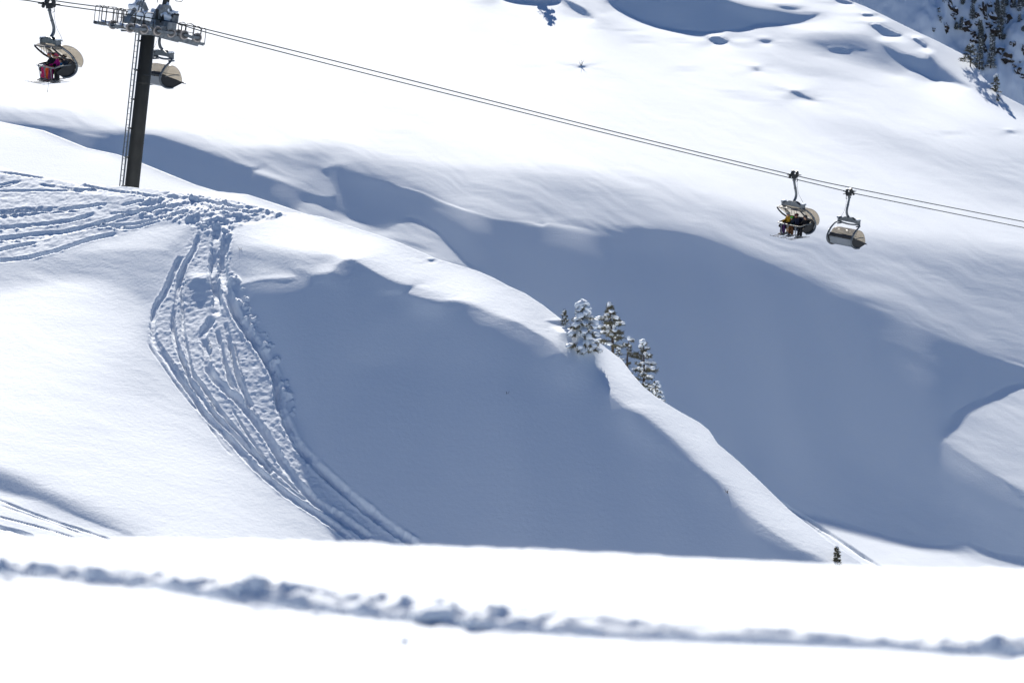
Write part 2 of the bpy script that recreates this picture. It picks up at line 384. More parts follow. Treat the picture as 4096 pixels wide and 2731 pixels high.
# the wind feathers those long soft edges into streaks
_c, _s = math.cos(R(24)), math.sin(R(24)); _a = MU * _c + MV * _s; _b = -MU * _s + MV * _c
_w = np.clip((MU - 1650) / 250, 0, 1) * np.clip((MV - 640) / 120, 0, 1) * np.clip((1560 - MV) / 120, 0, 1) * np.clip((_b - 40) / 60, 0, 1)
B2 = sample(B2, MU, MV + _w * (30 * pnoise(_a / 330, _b / 46, 31) + 18 * pnoise(_a / 150, _b / 20, 32)))
for pts, val in [
    ([(2421, -60, 4), (2421, 0, 4), (2444, 21, 3), (2491, 44, 3), (2561, 77, 3), (2631, 101, 3), (2702, 115, 3), (2795, 122, 3), (2889, 120, 3), (2959, 116, 3),
      (2996, 103, 4), (3035, 90, 6), (3116, 94, 8), (3186, 94, 8), (3233, 77, 10), (3280, 52, 12), (3210, 51, 10), (3116, 40, 12), (3023, 30, 12), (2959, 16, 10), (2889, -8, 10), (2800, -60, 10)], -.045),
    ([(3105, 20, 8), (3160, 22, 8), (3205, 34, 8), (3170, 38, 8), (3120, 30, 8)], -.04),
    ([(3335, -12, 4), (3400, 4, 4), (3415, 14, 3), (3370, 10, 4), (3345, 2, 4)], -.1),
    ([(3438, 53, 3), (3466, 51, 3), (3508, 60, 3), (3494, 64, 3), (3466, 63, 3)], -.12),
    ([(3480, 97, 4), (3512, 92, 4), (3550, 111, 3), (3587, 128, 3), (3610, 141, 3), (3554, 142, 4), (3526, 135, 4), (3508, 120, 4)], -.08),
    ([(3643, 147, 3), (3671, 153, 3), (3699, 171, 3), (3708, 183, 3), (3697, 188, 3), (3671, 168, 3)], -.12),
    ([(3150, 150, 40), (3400, 140, 40), (3560, 190, 30), (3640, 280, 30), (3560, 290, 40), (3400, 250, 40)], .11),
    ([(3240, 174, 12), (3300, 164, 16), (3390, 160, 16), (3450, 178, 12), (3480, 202, 12), (3400, 205, 12), (3330, 190, 12)], .03),
    ([(3310, 190, 8), (3370, 188, 8), (3400, 203, 8), (3370, 208, 8), (3330, 205, 8)], -.04),
    ([(3527, 170, 8), (3582, 196, 8), (3610, 210, 5), (3652, 219, 5), (3704, 233, 4), (3713, 214, 5), (3736, 228, 7), (3764, 261, 7), (3801, 289, 7), (3839, 322, 7),
      (3881, 352, 5), (3839, 334, 4), (3792, 328, 4), (3741, 316, 4), (3690, 292, 4), (3629, 262, 4), (3582, 234, 4), (3545, 202, 5)], -.04),
    ([(3030, 160, 7), (3060, 154, 5), (3088, 165, 7), (3062, 170, 4)], -.07),
    ([(2836, 150, 2), (2868, 142, 3), (2912, 162, 2), (2880, 171, 2), (2850, 166, 2)], -.2),
    ([(3158, 370, 4), (3186, 365, 4), (3214, 379, 4), (3260, 403, 4), (3200, 391, 4)], -.12),
    ([(2246, -4, 8), (2290, 14, 6), (2337, 37, 4), (2365, 70, 3), (2355, 73, 3), (2318, 55, 4), (2280, 32, 6)], -.09),
    ([(2000, -60, 6), (2240, -60, 6), (2240, 2, 4), (2130, 5, 4), (2050, 4, 4), (1990, -12, 4)], -.04),
    ([(2568, 69, 3), (2588, 68, 3), (2600, 262, 3), (2570, 268, 3)][:0] or [(4030, 522, 3), (4048, 526, 3), (4056, 532, 3), (4040, 530, 3)], -.15),
    ([(3017, 266, 3), (3030, 272, 3), (3032, 284, 3), (3022, 282, 3)], -.2),
    ([(2313, 262, 2), (2335, 262, 2), (2342, 270, 2), (2320, 270, 2)], -.2),
]:
    B2 = paint(B2, pts, val)
B2 = np.where(MV > 1900, B2, B2)
crest2 = [(-1500, -900), (2000, -620), (2900, -240), (3100, -140), (3300, -48), (3396, 0), (3466, 28), (3536, 61), (3606, 96), (3676, 130), (3746, 163), (3815, 198),
          (3862, 222), (3890, 250), (3913, 280), (3932, 308), (3979, 354), (4025, 387), (4096, 424), (4500, 640), (5600, 1100)]
X2, Y2, Z2 = grow(B2, crest2, 205.0, 2330, -420, -700, 5000, 4.5, 4.0)
def k2(b, U, V):
    return np.clip((b + .028) / .075, .08, 1.0) * (1 + .15 * np.exp(-((b - .06) / .06) ** 2)) * np.clip((.36 - b) / .16, .4, 1) * np.clip(.7 + (V - 300) / 800, .7, 1)
Z2 = ripple(X2, Y2, Z2, B2, [(.04, 24, 1300, 190, 21), (.046, 22, 560, 80, 3), (.042, 26, 280, 34, 5), (.036, 20, 120, 17, 8), (.028, 28, 60, 9, 12)], k2)
Z2 = flutes(X2, Y2, Z2, B2, .45, 9.0, 77)
def grooves(U, V, Z, paths, pxm):
    """press ski and snowcat tracks into a slope: (points, width px, depth m, lip m)"""
    for pts, w, d, lip in paths:
        D, S = path_dist(U, V, pts, w * 3 + 12)
        nz = fbm(U / 26.0, V / 20.0, 5, int(w * 7 + len(pts)), .6)
        w = w * .86; t = (D + nz * w * .09) / (w * .5)
        dm = .30 + .85 * np.clip(.5 + .9 * pnoise(U / 85.0, V / 85.0, len(pts) + int(w * 3)), 0, 1)
        prof = -.58 * d * dm * np.clip((1.12 - t) / .42, 0, 1)
        ridge = .40 * dm * lip * np.exp(-((t - 1.45) / .36) ** 2) * np.maximum(.2, 1 + .8 * nz)
        Z = Z + (prof + ridge) * S
    return Z

def paint_mask(U, V, pts): return poly_alpha(U, V, pts)

# tracks on the far valley floor
TR2 = [([(3130, 2010), (3159, 2033), (3242, 2084), (3338, 2148), (3484, 2244), (3600, 2320)], 13, .22, .03),
       ([(3150, 2040), (3270, 2120), (3400, 2225), (3480, 2290)], 6, .10, .02)]
U2, V2 = proj(X2, Y2, Z2)
Z2 = grooves(U2, V2, Z2, TR2, 1)
far_slope = grid_mesh("far_snow_slope", X2, Y2, Z2, SNOW)
G2 = Ground(X2, Y2, Z2)

# ================================================== near mound with the ski tracks
B1 = np.full(MU.shape, .28)
B1 = paint(B1, [(-300, 860, 40), (300, 1000, 50), (640, 1000, 40), (680, 1100, 30), (600, 1220, 40), (450, 1120, 60), (200, 1120, 60), (-300, 1180, 60)], .16)
B1 = paint(B1, [(-900, 690, 20), (0, 690, 10), (300, 730, 10), (700, 750, 10), (1080, 850, 10), (1000, 890, 15), (700, 900, 15), (520, 930, 15), (250, 1010, 15), (0, 1050, 15), (-900, 1100, 20)], .19)
B1 = paint(B1, [(900, 1000, 40), (1150, 1000, 40), (1320, 1030, 25), (1250, 1080, 20), (1000, 1120, 20), (900, 1080, 30)], .13)
FACE = [(960, 1142, 6), (1053, 1120, 10), (1176, 1110, 8), (1170, 1080, 8), (1215, 1080, 8), (1257, 1094, 8), (1334, 1088, 7), (1344, 1065, 8), (1374, 1045, 6), (1410, 1038, 6),
        (1451, 1058, 6), (1512, 1094, 6), (1589, 1130, 6), (1655, 1141, 4), (1628, 1167, 5), (1696, 1192, 7), (1757, 1205, 7), (1818, 1202, 7), (1895, 1222, 7), (1971, 1258, 7),
        (2048, 1284, 6), (2080, 1294, 6), (2131, 1326, 6), (2195, 1360, 6), (2226, 1390, 4), (2247, 1424, 3), (2244, 1380, 3), (2243, 1334, 3), (2290, 1340, 4), (2340, 1362, 5), (2382, 1392, 7),
        (2392, 1450, 8), (2400, 1510, 8), (2430, 1562, 8), (2476, 1604, 7), (2506, 1630, 8), (2577, 1658, 10), (2699, 1763, 10), (2786, 1850, 10),
        (2900, 1946, 8), (2960, 2024, 10), (3065, 2111, 10), (3187, 2190, 10), (3291, 2240, 10), (3500, 2420, 10), (2500, 2700, 10), (1950, 2440, 10), (1760, 2300, 6),
        (1599, 2177, 5), (1513, 2112, 5), (1417, 2036, 5), (1346, 1978, 5), (1298, 1916, 5), (1250, 1840, 4), (1226, 1782, 3), (1216, 1739, 3), (1197, 1691, 5), (1178, 1639, 8), (1159, 1586, 8),
        (1138, 1531, 7), (1098, 1446, 7), (1045, 1350, 8), (1000, 1260, 8), (955, 1180, 6)]
B1 = paint(B1, [(640, 1050, 20), (760, 900, 15), (900, 900, 10), (950, 1140, 10), (1045, 1350, 10), (1138, 1531, 8), (1200, 1691, 8), (1300, 1916, 8), (1599, 2177, 8), (1600, 2300, 10), (1450, 2250, 10),
                (1150, 1990, 12), (900, 1760, 12), (700, 1540, 12), (600, 1380, 15), (600, 1250, 15)], .125)
B1 = paint(B1, FACE, -.022)
B1 = paint(B1, [(2255, 1440, 8), (2360, 1440, 6), (2375, 1540, 8), (2520, 1680, 20), (2650, 1850, 30), (2560, 2100, 30), (2330, 1800, 30), (2230, 1560, 20)], -.03)
B1 = paint(B1, [(1010, 1190, 40), (1250, 1140, 40), (1420, 1090, 30), (1600, 1180, 40), (1760, 1250, 40), (1620, 1380, 60), (1430, 1560, 60), (1360, 1850, 50), (1270, 1780, 40), (1180, 1560, 40)], -.09)
B1 = paint(B1, [(1450, 1500, 40), (1500, 1450, 60), (1900, 1500, 60), (2250, 1600, 60), (2600, 1850, 60), (3000, 2200, 40), (2700, 2500, 30), (1750, 2300, 30), (1450, 2010, 30), (1300, 1800, 30)], -.004)
B1 = paint(B1, [(2395, 1385, 5), (2480, 1430, 5), (2540, 1500, 5), (2640, 1596, 5), (2716, 1643, 5), (2838, 1722, 5), (2880, 1780, 5), (3030, 1915, 5), (3160, 2040, 5), (3330, 2190, 5), (3280, 2205, 14), (3080, 2090, 14), (2900, 1915, 14), (2700, 1720, 16), (2560, 1600, 16), (2450, 1500, 14)], .37)
for pts, val in [
    ([(-300, 1800, 40), (0, 1880, 34), (120, 1935, 36), (250, 1990, 36), (400, 2070, 36), (520, 2132, 20), (500, 2137, 5), (300, 2062, 4), (150, 2000, 4), (0, 1962, 4), (-300, 1850, 8)], .02),
    ([(-300, 1870, 6), (0, 1970, 4), (150, 2008, 4), (300, 2070, 4), (520, 2146, 5), (560, 2240, 10), (-300, 2240, 10)], .27),
    ([(2183, 1285, 4), (2240, 1281, 5), (2290, 1295, 5), (2300, 1314, 5), (2250, 1304, 5)], -.09),
    ([(768, 1122, 3), (800, 1112, 3), (832, 1124, 3), (835, 1155, 3), (820, 1200, 4), (790, 1225, 5), (775, 1185, 4)], -.10),
    ([(760, 1085, 4), (800, 1075, 4), (840, 1090, 4), (830, 1108, 3), (800, 1106, 3), (768, 1112, 3)], .33),
    ([(1714, 1041, 2), (1724, 1036, 2), (1736, 1042, 2), (1724, 1050, 2)], -.3),
]:
    B1 = paint(B1, pts, val)
crest1 = [(-1500, 560), (-300, 640), (0, 668), (89, 693), (179, 708), (300, 735), (420, 742), (500, 745), (560, 752), (660, 764), (760, 776), (850, 789), (930, 800), (1000, 815), (1080, 836),
          (1140, 850), (1190, 852), (1290, 868), (1400, 905), (1500, 936), (1600, 970), (1672, 1001), (1750, 1036), (1850, 1066), (1920, 1088), (1971, 1110), (2040, 1146), (2100, 1172), (2170, 1218), (2250, 1281), (2310, 1320),
          (2384, 1360), (2430, 1395), (2490, 1440), (2530, 1495), (2580, 1552), (2640, 1596), (2716, 1643), (2800, 1690), (2838, 1722), (2873, 1776), (2960, 1850), (3030, 1915), (3160, 2040), (3310, 2160), (3465, 2262), (3600, 2380), (4200, 2700), (5600, 2950)]
X1, Y1, Z1 = grow(B1, crest1, 84.0, 2420, 560, -700, 4300, 3.2, 3.0, roll=.05, n_roll=36, alpha=2.5)
def k1(b, U, V):
    return np.clip((b + .015) / .07, .1, 1) * np.clip((.40 - b) / .18, .3, 1)
Z1 = ripple(X1, Y1, Z1, B1, [(.03, 14, 420, 90, 41), (.035, 16, 180, 30, 45), (.03, 14, 70, 13, 48), (.025, 20, 30, 7, 49)], k1)
Z1 = flutes(X1, Y1, Z1, B1, .16, 4.0, 83)
U1_, V1_ = proj(X1, Y1, Z1)
TR1 = [  # the run down the flank
    ([(723, 1027), (687, 1103), (660, 1170), (625, 1223), (612, 1290), (616, 1357), (643, 1402), (679, 1455), (714, 1504), (768, 1576), (812, 1647), (853, 1692), (915, 1753), (996, 1844), (1073, 1916), (1154, 1983), (1250, 2045), (1346, 2112), (1430, 2175)], 26, .22, .05),
    ([(800, 930), (777, 1000), (750, 1045), (728, 1089), (714, 1147), (705, 1214), (692, 1277), (696, 1335), (710, 1388), (737, 1455), (763, 1522), (786, 1558), (821, 1616), (870, 1670), (939, 1739), (1035, 1835), (1092, 1892)], 22, .2, .05),
    ([(745, 1040), (732, 1134), (728, 1190), (730, 1250), (732, 1312), (745, 1379), (759, 1446), (772, 1495), (812, 1545), (857, 1612), (902, 1670), (987, 1768), (1059, 1859)], 16, .16, .05),
    ([(870, 900), (862, 1000), (856, 1067), (862, 1134), (870, 1201), (864, 1262)], 40, .35, .06),
    ([(852, 1270), (812, 1335), (826, 1402), (826, 1455), (857, 1509), (902, 1558), (946, 1594), (991, 1647), (1063, 1739), (1116, 1825), (1159, 1892), (1216, 1959), (1274, 2016), (1370, 2074), (1480, 2155)], 34, .30, .06),
    ([(868, 1320), (888, 1402), (906, 1482), (929, 1545), (951, 1594)], 20, .2, .03),
    ([(902, 1290), (915, 1357), (933, 1438), (955, 1513), (982, 1580), (1009, 1634)], 24, .24, .03),
    ([(915, 930), (897, 1000), (893, 1089), (915, 1179), (946, 1259), (987, 1321), (1027, 1379), (1071, 1446), (1103, 1513), (1112, 1580), (1125, 1647), (1150, 1701), (1188, 1777), (1240, 1835), (1303, 1897), (1370, 1959), (1441, 2016), (1513, 2074), (1585, 2126), (1680, 2190)], 40, .34, .07),
    ([(589, 1366), (616, 1415), (652, 1464), (696, 1527), (750, 1598), (812, 1661)], 7, .09, .02),
    ([(824, 1687), (858, 1734), (891, 1782), (930, 1820)], 7, .09, .02),
    ([(786, 1518), (830, 1580), (884, 1652), (958, 1730), (1006, 1787), (1060, 1850)], 8, .1, .03),
    ([(925, 1629), (968, 1701), (1025, 1787), (1083, 1863), (1154, 1930), (1207, 1978)], 10, .12, .03),
    ([(1020, 1840), (1080, 1895), (1170, 1965), (1290, 2040), (1400, 2120)], 8, .08, .03),
    # the trampled shoulder left of the pylon
    ([(-200, 862), (0, 854), (134, 843), (268, 836), (429, 816)], 13, .16, .04),
    ([(-200, 876), (0, 866), (134, 855), (312, 845)], 8, .1, .03),
    ([(-200, 930), (0, 912), (134, 901), (268, 885), (384, 854)], 17, .22, .05),
    ([(-200, 970), (0, 954), (134, 937), (277, 923), (446, 879), (558, 848), (688, 822)], 15, .2, .05),
    ([(0, 963), (112, 956), (214, 945)], 8, .1, .05),
    ([(-200, 1020), (0, 999), (89, 981), (152, 970)], 14, .2, .05),
    ([(-200, 1060), (0, 1042), (112, 1030), (223, 1003), (357, 959), (473, 934)], 16, .22, .04),
    ([(156, 1026), (300, 980), (446, 930)], 6, .08, .03),
    ([(-200, 768), (0, 765), (179, 764), (397, 760)], 8, .12, .03),
    ([(152, 736), (312, 758), (400, 762)], 8, .1, .03),
    ([(0, 687), (89, 700), (179, 713)], 7, .1, .02),
    ([(-100, 748), (0, 740), (94, 722)], 9, .14, .03),
    ([(478, 822), (530, 812), (576, 799)], 11, .18, .03),
    ([(437, 856), (567, 843), (688, 812)], 10, .15, .05),
    ([(380, 905), (536, 896), (670, 865), (760, 845)], 12, .16, .06),
    ([(437, 905), (520, 915), (620, 890)], 10, .14, .06),
    ([(300, 735), (440, 762), (560, 778), (640, 790)], 9, .12, .06),
    ([(620, 785), (720, 790), (850, 810), (980, 835)], 12, .16, .07),
    ([(660, 830), (780, 820), (900, 840), (1040, 850)], 12, .16, .08),
    # lower left corner
    ([(-200, 1930), (0, 2000), (102, 2041), (230, 2087), (357, 2128), (450, 2160)], 8, .14, .02),
    ([(0, 2020), (120, 2060), (250, 2105), (330, 2135)], 5, .07, .02),
    ([(-200, 2010), (0, 2066), (102, 2092), (204, 2120), (300, 2150)], 6, .1, .02),
    ([(-200, 2050), (0, 2108), (70, 2125), (140, 2150)], 16, .25, .02),
]
# fainter passes beside and across the main ones
_rt = random.Random(11)
for pts, w, d, lip in list(TR1[:8]) + list(TR1[13:32]):
    for _ in range(2 if w > 20 else 1):
        ox, oy = _rt.uniform(-22, 22), _rt.uniform(-14, 14); a_, b_ = sorted((_rt.uniform(0, .5), _rt.uniform(.5, 1)))
        n_ = len(pts); sub = pts[int(a_ * n_):max(int(b_ * n_), int(a_ * n_) + 3)]
        if len(sub) < 3: sub = pts
        TR1.append(([(u_ + ox + _rt.uniform(-5, 5), v_ + oy * .6 + _rt.uniform(-3, 3)) for u_, v_ in sub], _rt.uniform(4, 9), _rt.uniform(.05, .11), _rt.uniform(.01, .05)))
Z1 = grooves(U1_, V1_, Z1, TR1, 1)
# churned, lumpy snow along the tracks
CH_A = paint_mask(U1_, V1_, [(640, 770, 12), (760, 775, 10), (900, 795, 8), (1060, 838, 8), (1160, 858, 6), (1060, 880, 12), (960, 900, 12), (900, 950, 12), (760, 900, 12), (640, 880, 15), (560, 860, 15), (560, 800, 15)])
CH_B = paint_mask(U1_, V1_, [(-300, 690, 15), (0, 685, 10), (350, 735, 8), (560, 760, 10), (640, 830, 20), (560, 920, 12), (480, 935, 12), (300, 985, 14), (0, 1050, 14), (-300, 1080, 14)])
CH_C = paint_mask(U1_, V1_, [(790, 880, 12), (930, 880, 12), (925, 1080, 10), (960, 1240, 10), (1060, 1400, 8), (1130, 1560, 8), (1190, 1740, 8), (1300, 1890, 8), (1500, 2050, 8), (1660, 2190, 8),
                             (1450, 2190, 8), (1250, 2050, 8), (1000, 1850, 8), (820, 1660, 8), (690, 1480, 8), (608, 1370, 10), (600, 1260, 10), (680, 1090, 10), (740, 990, 10)])
n1 = fbm(X1 / .55, Y1 / .55 + Z1 * .8, 5, 61, .62); n2 = fbm(X1 / .22, Y1 / .22 + Z1 * 2, 3, 71, .6)
n0 = fbm(X1 / 1.1, Y1 / 1.1 + Z1 * .5, 2, 66)
lump = np.clip(n0 * 2.2, 0, 1) * np.maximum(n1, 0) * .12 + .045 * n1 - .08 * np.clip(-n0 * 2 - .2, 0, 1)
Z1 = Z1 + CH_A * (.75 * lump + .03 * n2) + CH_B * (.012 * n1 + .010 * n2) + CH_C * (.009 * n1 + .012 * n2)
EDGE = paint_mask(U1_, V1_, [(900, 1080, 8), (960, 1120, 8), (1010, 1240, 8), (1080, 1350, 8), (1140, 1480, 8), (1180, 1640, 8), (1150, 1640, 6), (1100, 1500, 6), (1030, 1370, 6), (950, 1250, 6), (915, 1150, 6)])
Z1 = Z1 + EDGE * np.maximum(n1, 0) * .14
near_mound = grid_mesh("snow_mound", X1, Y1, Z1, SNOW)
G1 = Ground(X1, Y1, Z1)

# ================================================== the ridge behind the pylon
B1b = np.full(MU.shape, .24)
crestb = [(-1500, 150), (-300, 450), (0, 487), (174, 522), (348, 592), (470, 618), (557, 648), (784, 740), (871, 766), (990, 778), (1115, 818), (1324, 890), (1600, 1040), (5600, 2400)]
Xb, Yb, Zb = grow(B1b, crestb, 131.0, 1180, 400, -700, 1750, 6, 4, roll=.05, n_roll=36, iters=60)
# an apron towards the camera so that the slope goes on behind the mound's crest
n_ap = 14
ap = np.linspace(22, 0, n_ap, endpoint=False)
Xa = Xb[0][None] + 0 * ap[:, None]; Ya = Yb[0][None] - ap[:, None]; Za = Zb[0][None] - .22 * ap[:, None]
rear_ridge = grid_mesh("rear_snow_ridge", np.vstack([Xa, Xb]), np.vstack([Ya, Yb]), np.vstack([Za, Zb]), SNOW)
Gb = Ground(Xb, Yb, Zb)

# ================================================== shaded mountainside far behind, top right
B3 = np.full(MU.shape, -.12)
def wob3(u, v):
    return .5 * fbm(u / 120, v / 260, 3, 91) * np.clip((u - 3500) / 300, .15, 1) + .05 * fbm(u / 30, v / 60, 2, 95)
X3, Y3, Z3 = grow(B3, [(-1500, -1250), (5600, -1250)], 480.0, 1000, -700, 2900, 4900, 6, 5, n_roll=2, iters=60)
U3, V3 = proj(X3, Y3, Z3)
Z3 = Z3 + wob3(U3, V3) * 5
mountainside = grid_mesh("shaded_mountainside", X3, Y3, Z3, SNOW_FAR)
G3 = Ground(X3, Y3, Z3)

# ================================================== snow right in front of the camera, out of focus
nx, ny = 900, 1000
CH = 3.225                                   # the camera stands this far above the near snow
fy = np.concatenate([np.linspace(7.4, 8.8, 150, endpoint=False), np.linspace(8.8, 10.6, 640, endpoint=False), np.linspace(10.6, 13.5, 210)])
fx = np.linspace(-6, 6, nx)
XF, YF = np.meshgrid(fx, fy)
XF = XF * (YF / 9.0 + .35)
def near_z(x, y): return -CH + .004 * (y - 10) - .036 * x
ZN = near_z(XF, YF)
UF, VF = proj(XF, YF, ZN)
TRENCH = [(-2500, 2100), (-900, 2180), (-300, 2240), (0, 2268), (300, 2288), (610, 2318), (1000, 2368), (1300, 2404), (1600, 2436), (1900, 2470), (2200, 2492), (2500, 2512), (3000, 2540), (3400, 2562), (3800, 2582), (4100, 2592), (4600, 2610), (6500, 2690)]
uu = [-2500, -500, 0, 350, 700, 900, 1500, 2200, 2700, 3200, 3600, 3850, 4096, 6500]
tw = np.interp(UF, uu, [40, 44, 44, 30, 60, 74, 80, 70, 60, 44, 36, 44, 52, 40])     # height of the scarp in pixels
tv = np.interp(UF, [p_[0] for p_ in TRENCH], [p_[1] for p_ in TRENCH]) + tw * .5      # its foot
nzf = fbm(XF / .16, YF / .22, 4, 15, .55); nzg = fbm(XF / .6, YF / .9, 2, 19)
rough = np.interp(UF, [-500, 0, 1600, 2300, 3000, 3600, 4000], [1.2, 1.2, 1.0, .8, .35, .5, 1.3])
nzh = fbm(XF / .055, YF / .08, 3, 27, .6)
sd = (tv - VF) + rough * (8 * nzf + 6 * nzg + 3 * nzh)                                          # >0 beyond the foot
H = .60 * tw * YF / FPX * (1 + .25 * rough * nzg + .30 * rough * nzf + .10 * rough * nzh)
rise = np.clip(sd / (tw * (.56 + .14 * nzg)), 0, 1)
lip_y = 10.30
far = H * rise * np.clip(1 - (YF - 9.8) / 5.0, .6, 1)
ZF = ZN + far - .30 * np.maximum(YF - lip_y + .1, 0) ** 2
# a shallow rut at the foot, crumbs thrown up on both lips, gentle drifting everywhere
ZF = ZF - .03 * np.exp(-((sd + 1) / 7.0) ** 2) + rough * np.maximum(nzf, -.1) * (.020 * np.exp(-((sd + 12) / 12.0) ** 2) + .018 * np.exp(-((sd - tw * .6) / 9.0) ** 2)) + rough * (.006 * nzh + .006 * nzf) * np.exp(-((sd - tw * .3) / 26.0) ** 2)
DB = fbm(XF / .07, YF / .12, 3, 33, .6)
ZF = ZF + .010 * rough * np.maximum(DB - .25, 0) * (np.exp(-((sd + 25) / 22.0) ** 2)) + .006 * fbm(XF / 1.5, YF / 1.5, 3, 5)
# a second, fainter rut that leaves the first one on the left
D2, S2 = path_dist(UF, VF, [(150, 2282), (330, 2330), (600, 2345), (800, 2378), (900, 2400)], 60)
ZF = ZF - .028 * np.clip(1.2 - D2 / 9.0, 0, 1) * S2
fore = grid_mesh("foreground_snow", XF, YF, ZF, SNOW_NEAR)
GF = Ground(XF, YF, ZF)
# a valley floor joining the slopes where the mound hides them
vy = [-20.0, 76, 84, 700]; vz = [-88, -88, -95, -95]
me = bpy.data.meshes.new("valley_floor"); me.from_pydata([(x, y, z) for y, z in zip(vy, vz) for x in (-400, 400)], [], [(2 * i, 2 * i + 1, 2 * i + 3, 2 * i + 2) for i in range(len(vy) - 1)])
me.materials.append(SNOW); vf = bpy.data.objects.new("valley_floor", me); COL.objects.link(vf); vf["kind"] = "structure"
# unseen spur below the foreground lip, added to bounce sunlight onto the mound's face
sx_ = [-60, -30, -15, -8, 0, 8, 15, 30, 60]; sd_ = [-60, -24, -7, -2, 0, -2, -7, -24, -60]
sy_ = [8, 14, 26, 38, 50, 60, 72]; sz_ = [-5.5, -8, -13.5, -20, -28, -40, -62]
vv_ = [(x, y, z + d + .5 * fbm(np.array([x / 9.]), np.array([y / 9.]), 3, 2)[0]) for y, z in zip(sy_, sz_) for x, d in zip(sx_, sd_)]
me = bpy.data.meshes.new("bounce_spur"); me.from_pydata(vv_, [], [(r * 9 + c, r * 9 + c + 1, r * 9 + c + 10, r * 9 + c + 9) for r in range(6) for c in range(8)])
me.materials.append(SNOW); me.polygons.foreach_set("use_smooth", [True] * len(me.polygons)); spur = bpy.data.objects.new("bounce_spur", me); COL.objects.link(spur); spur["kind"] = "structure"
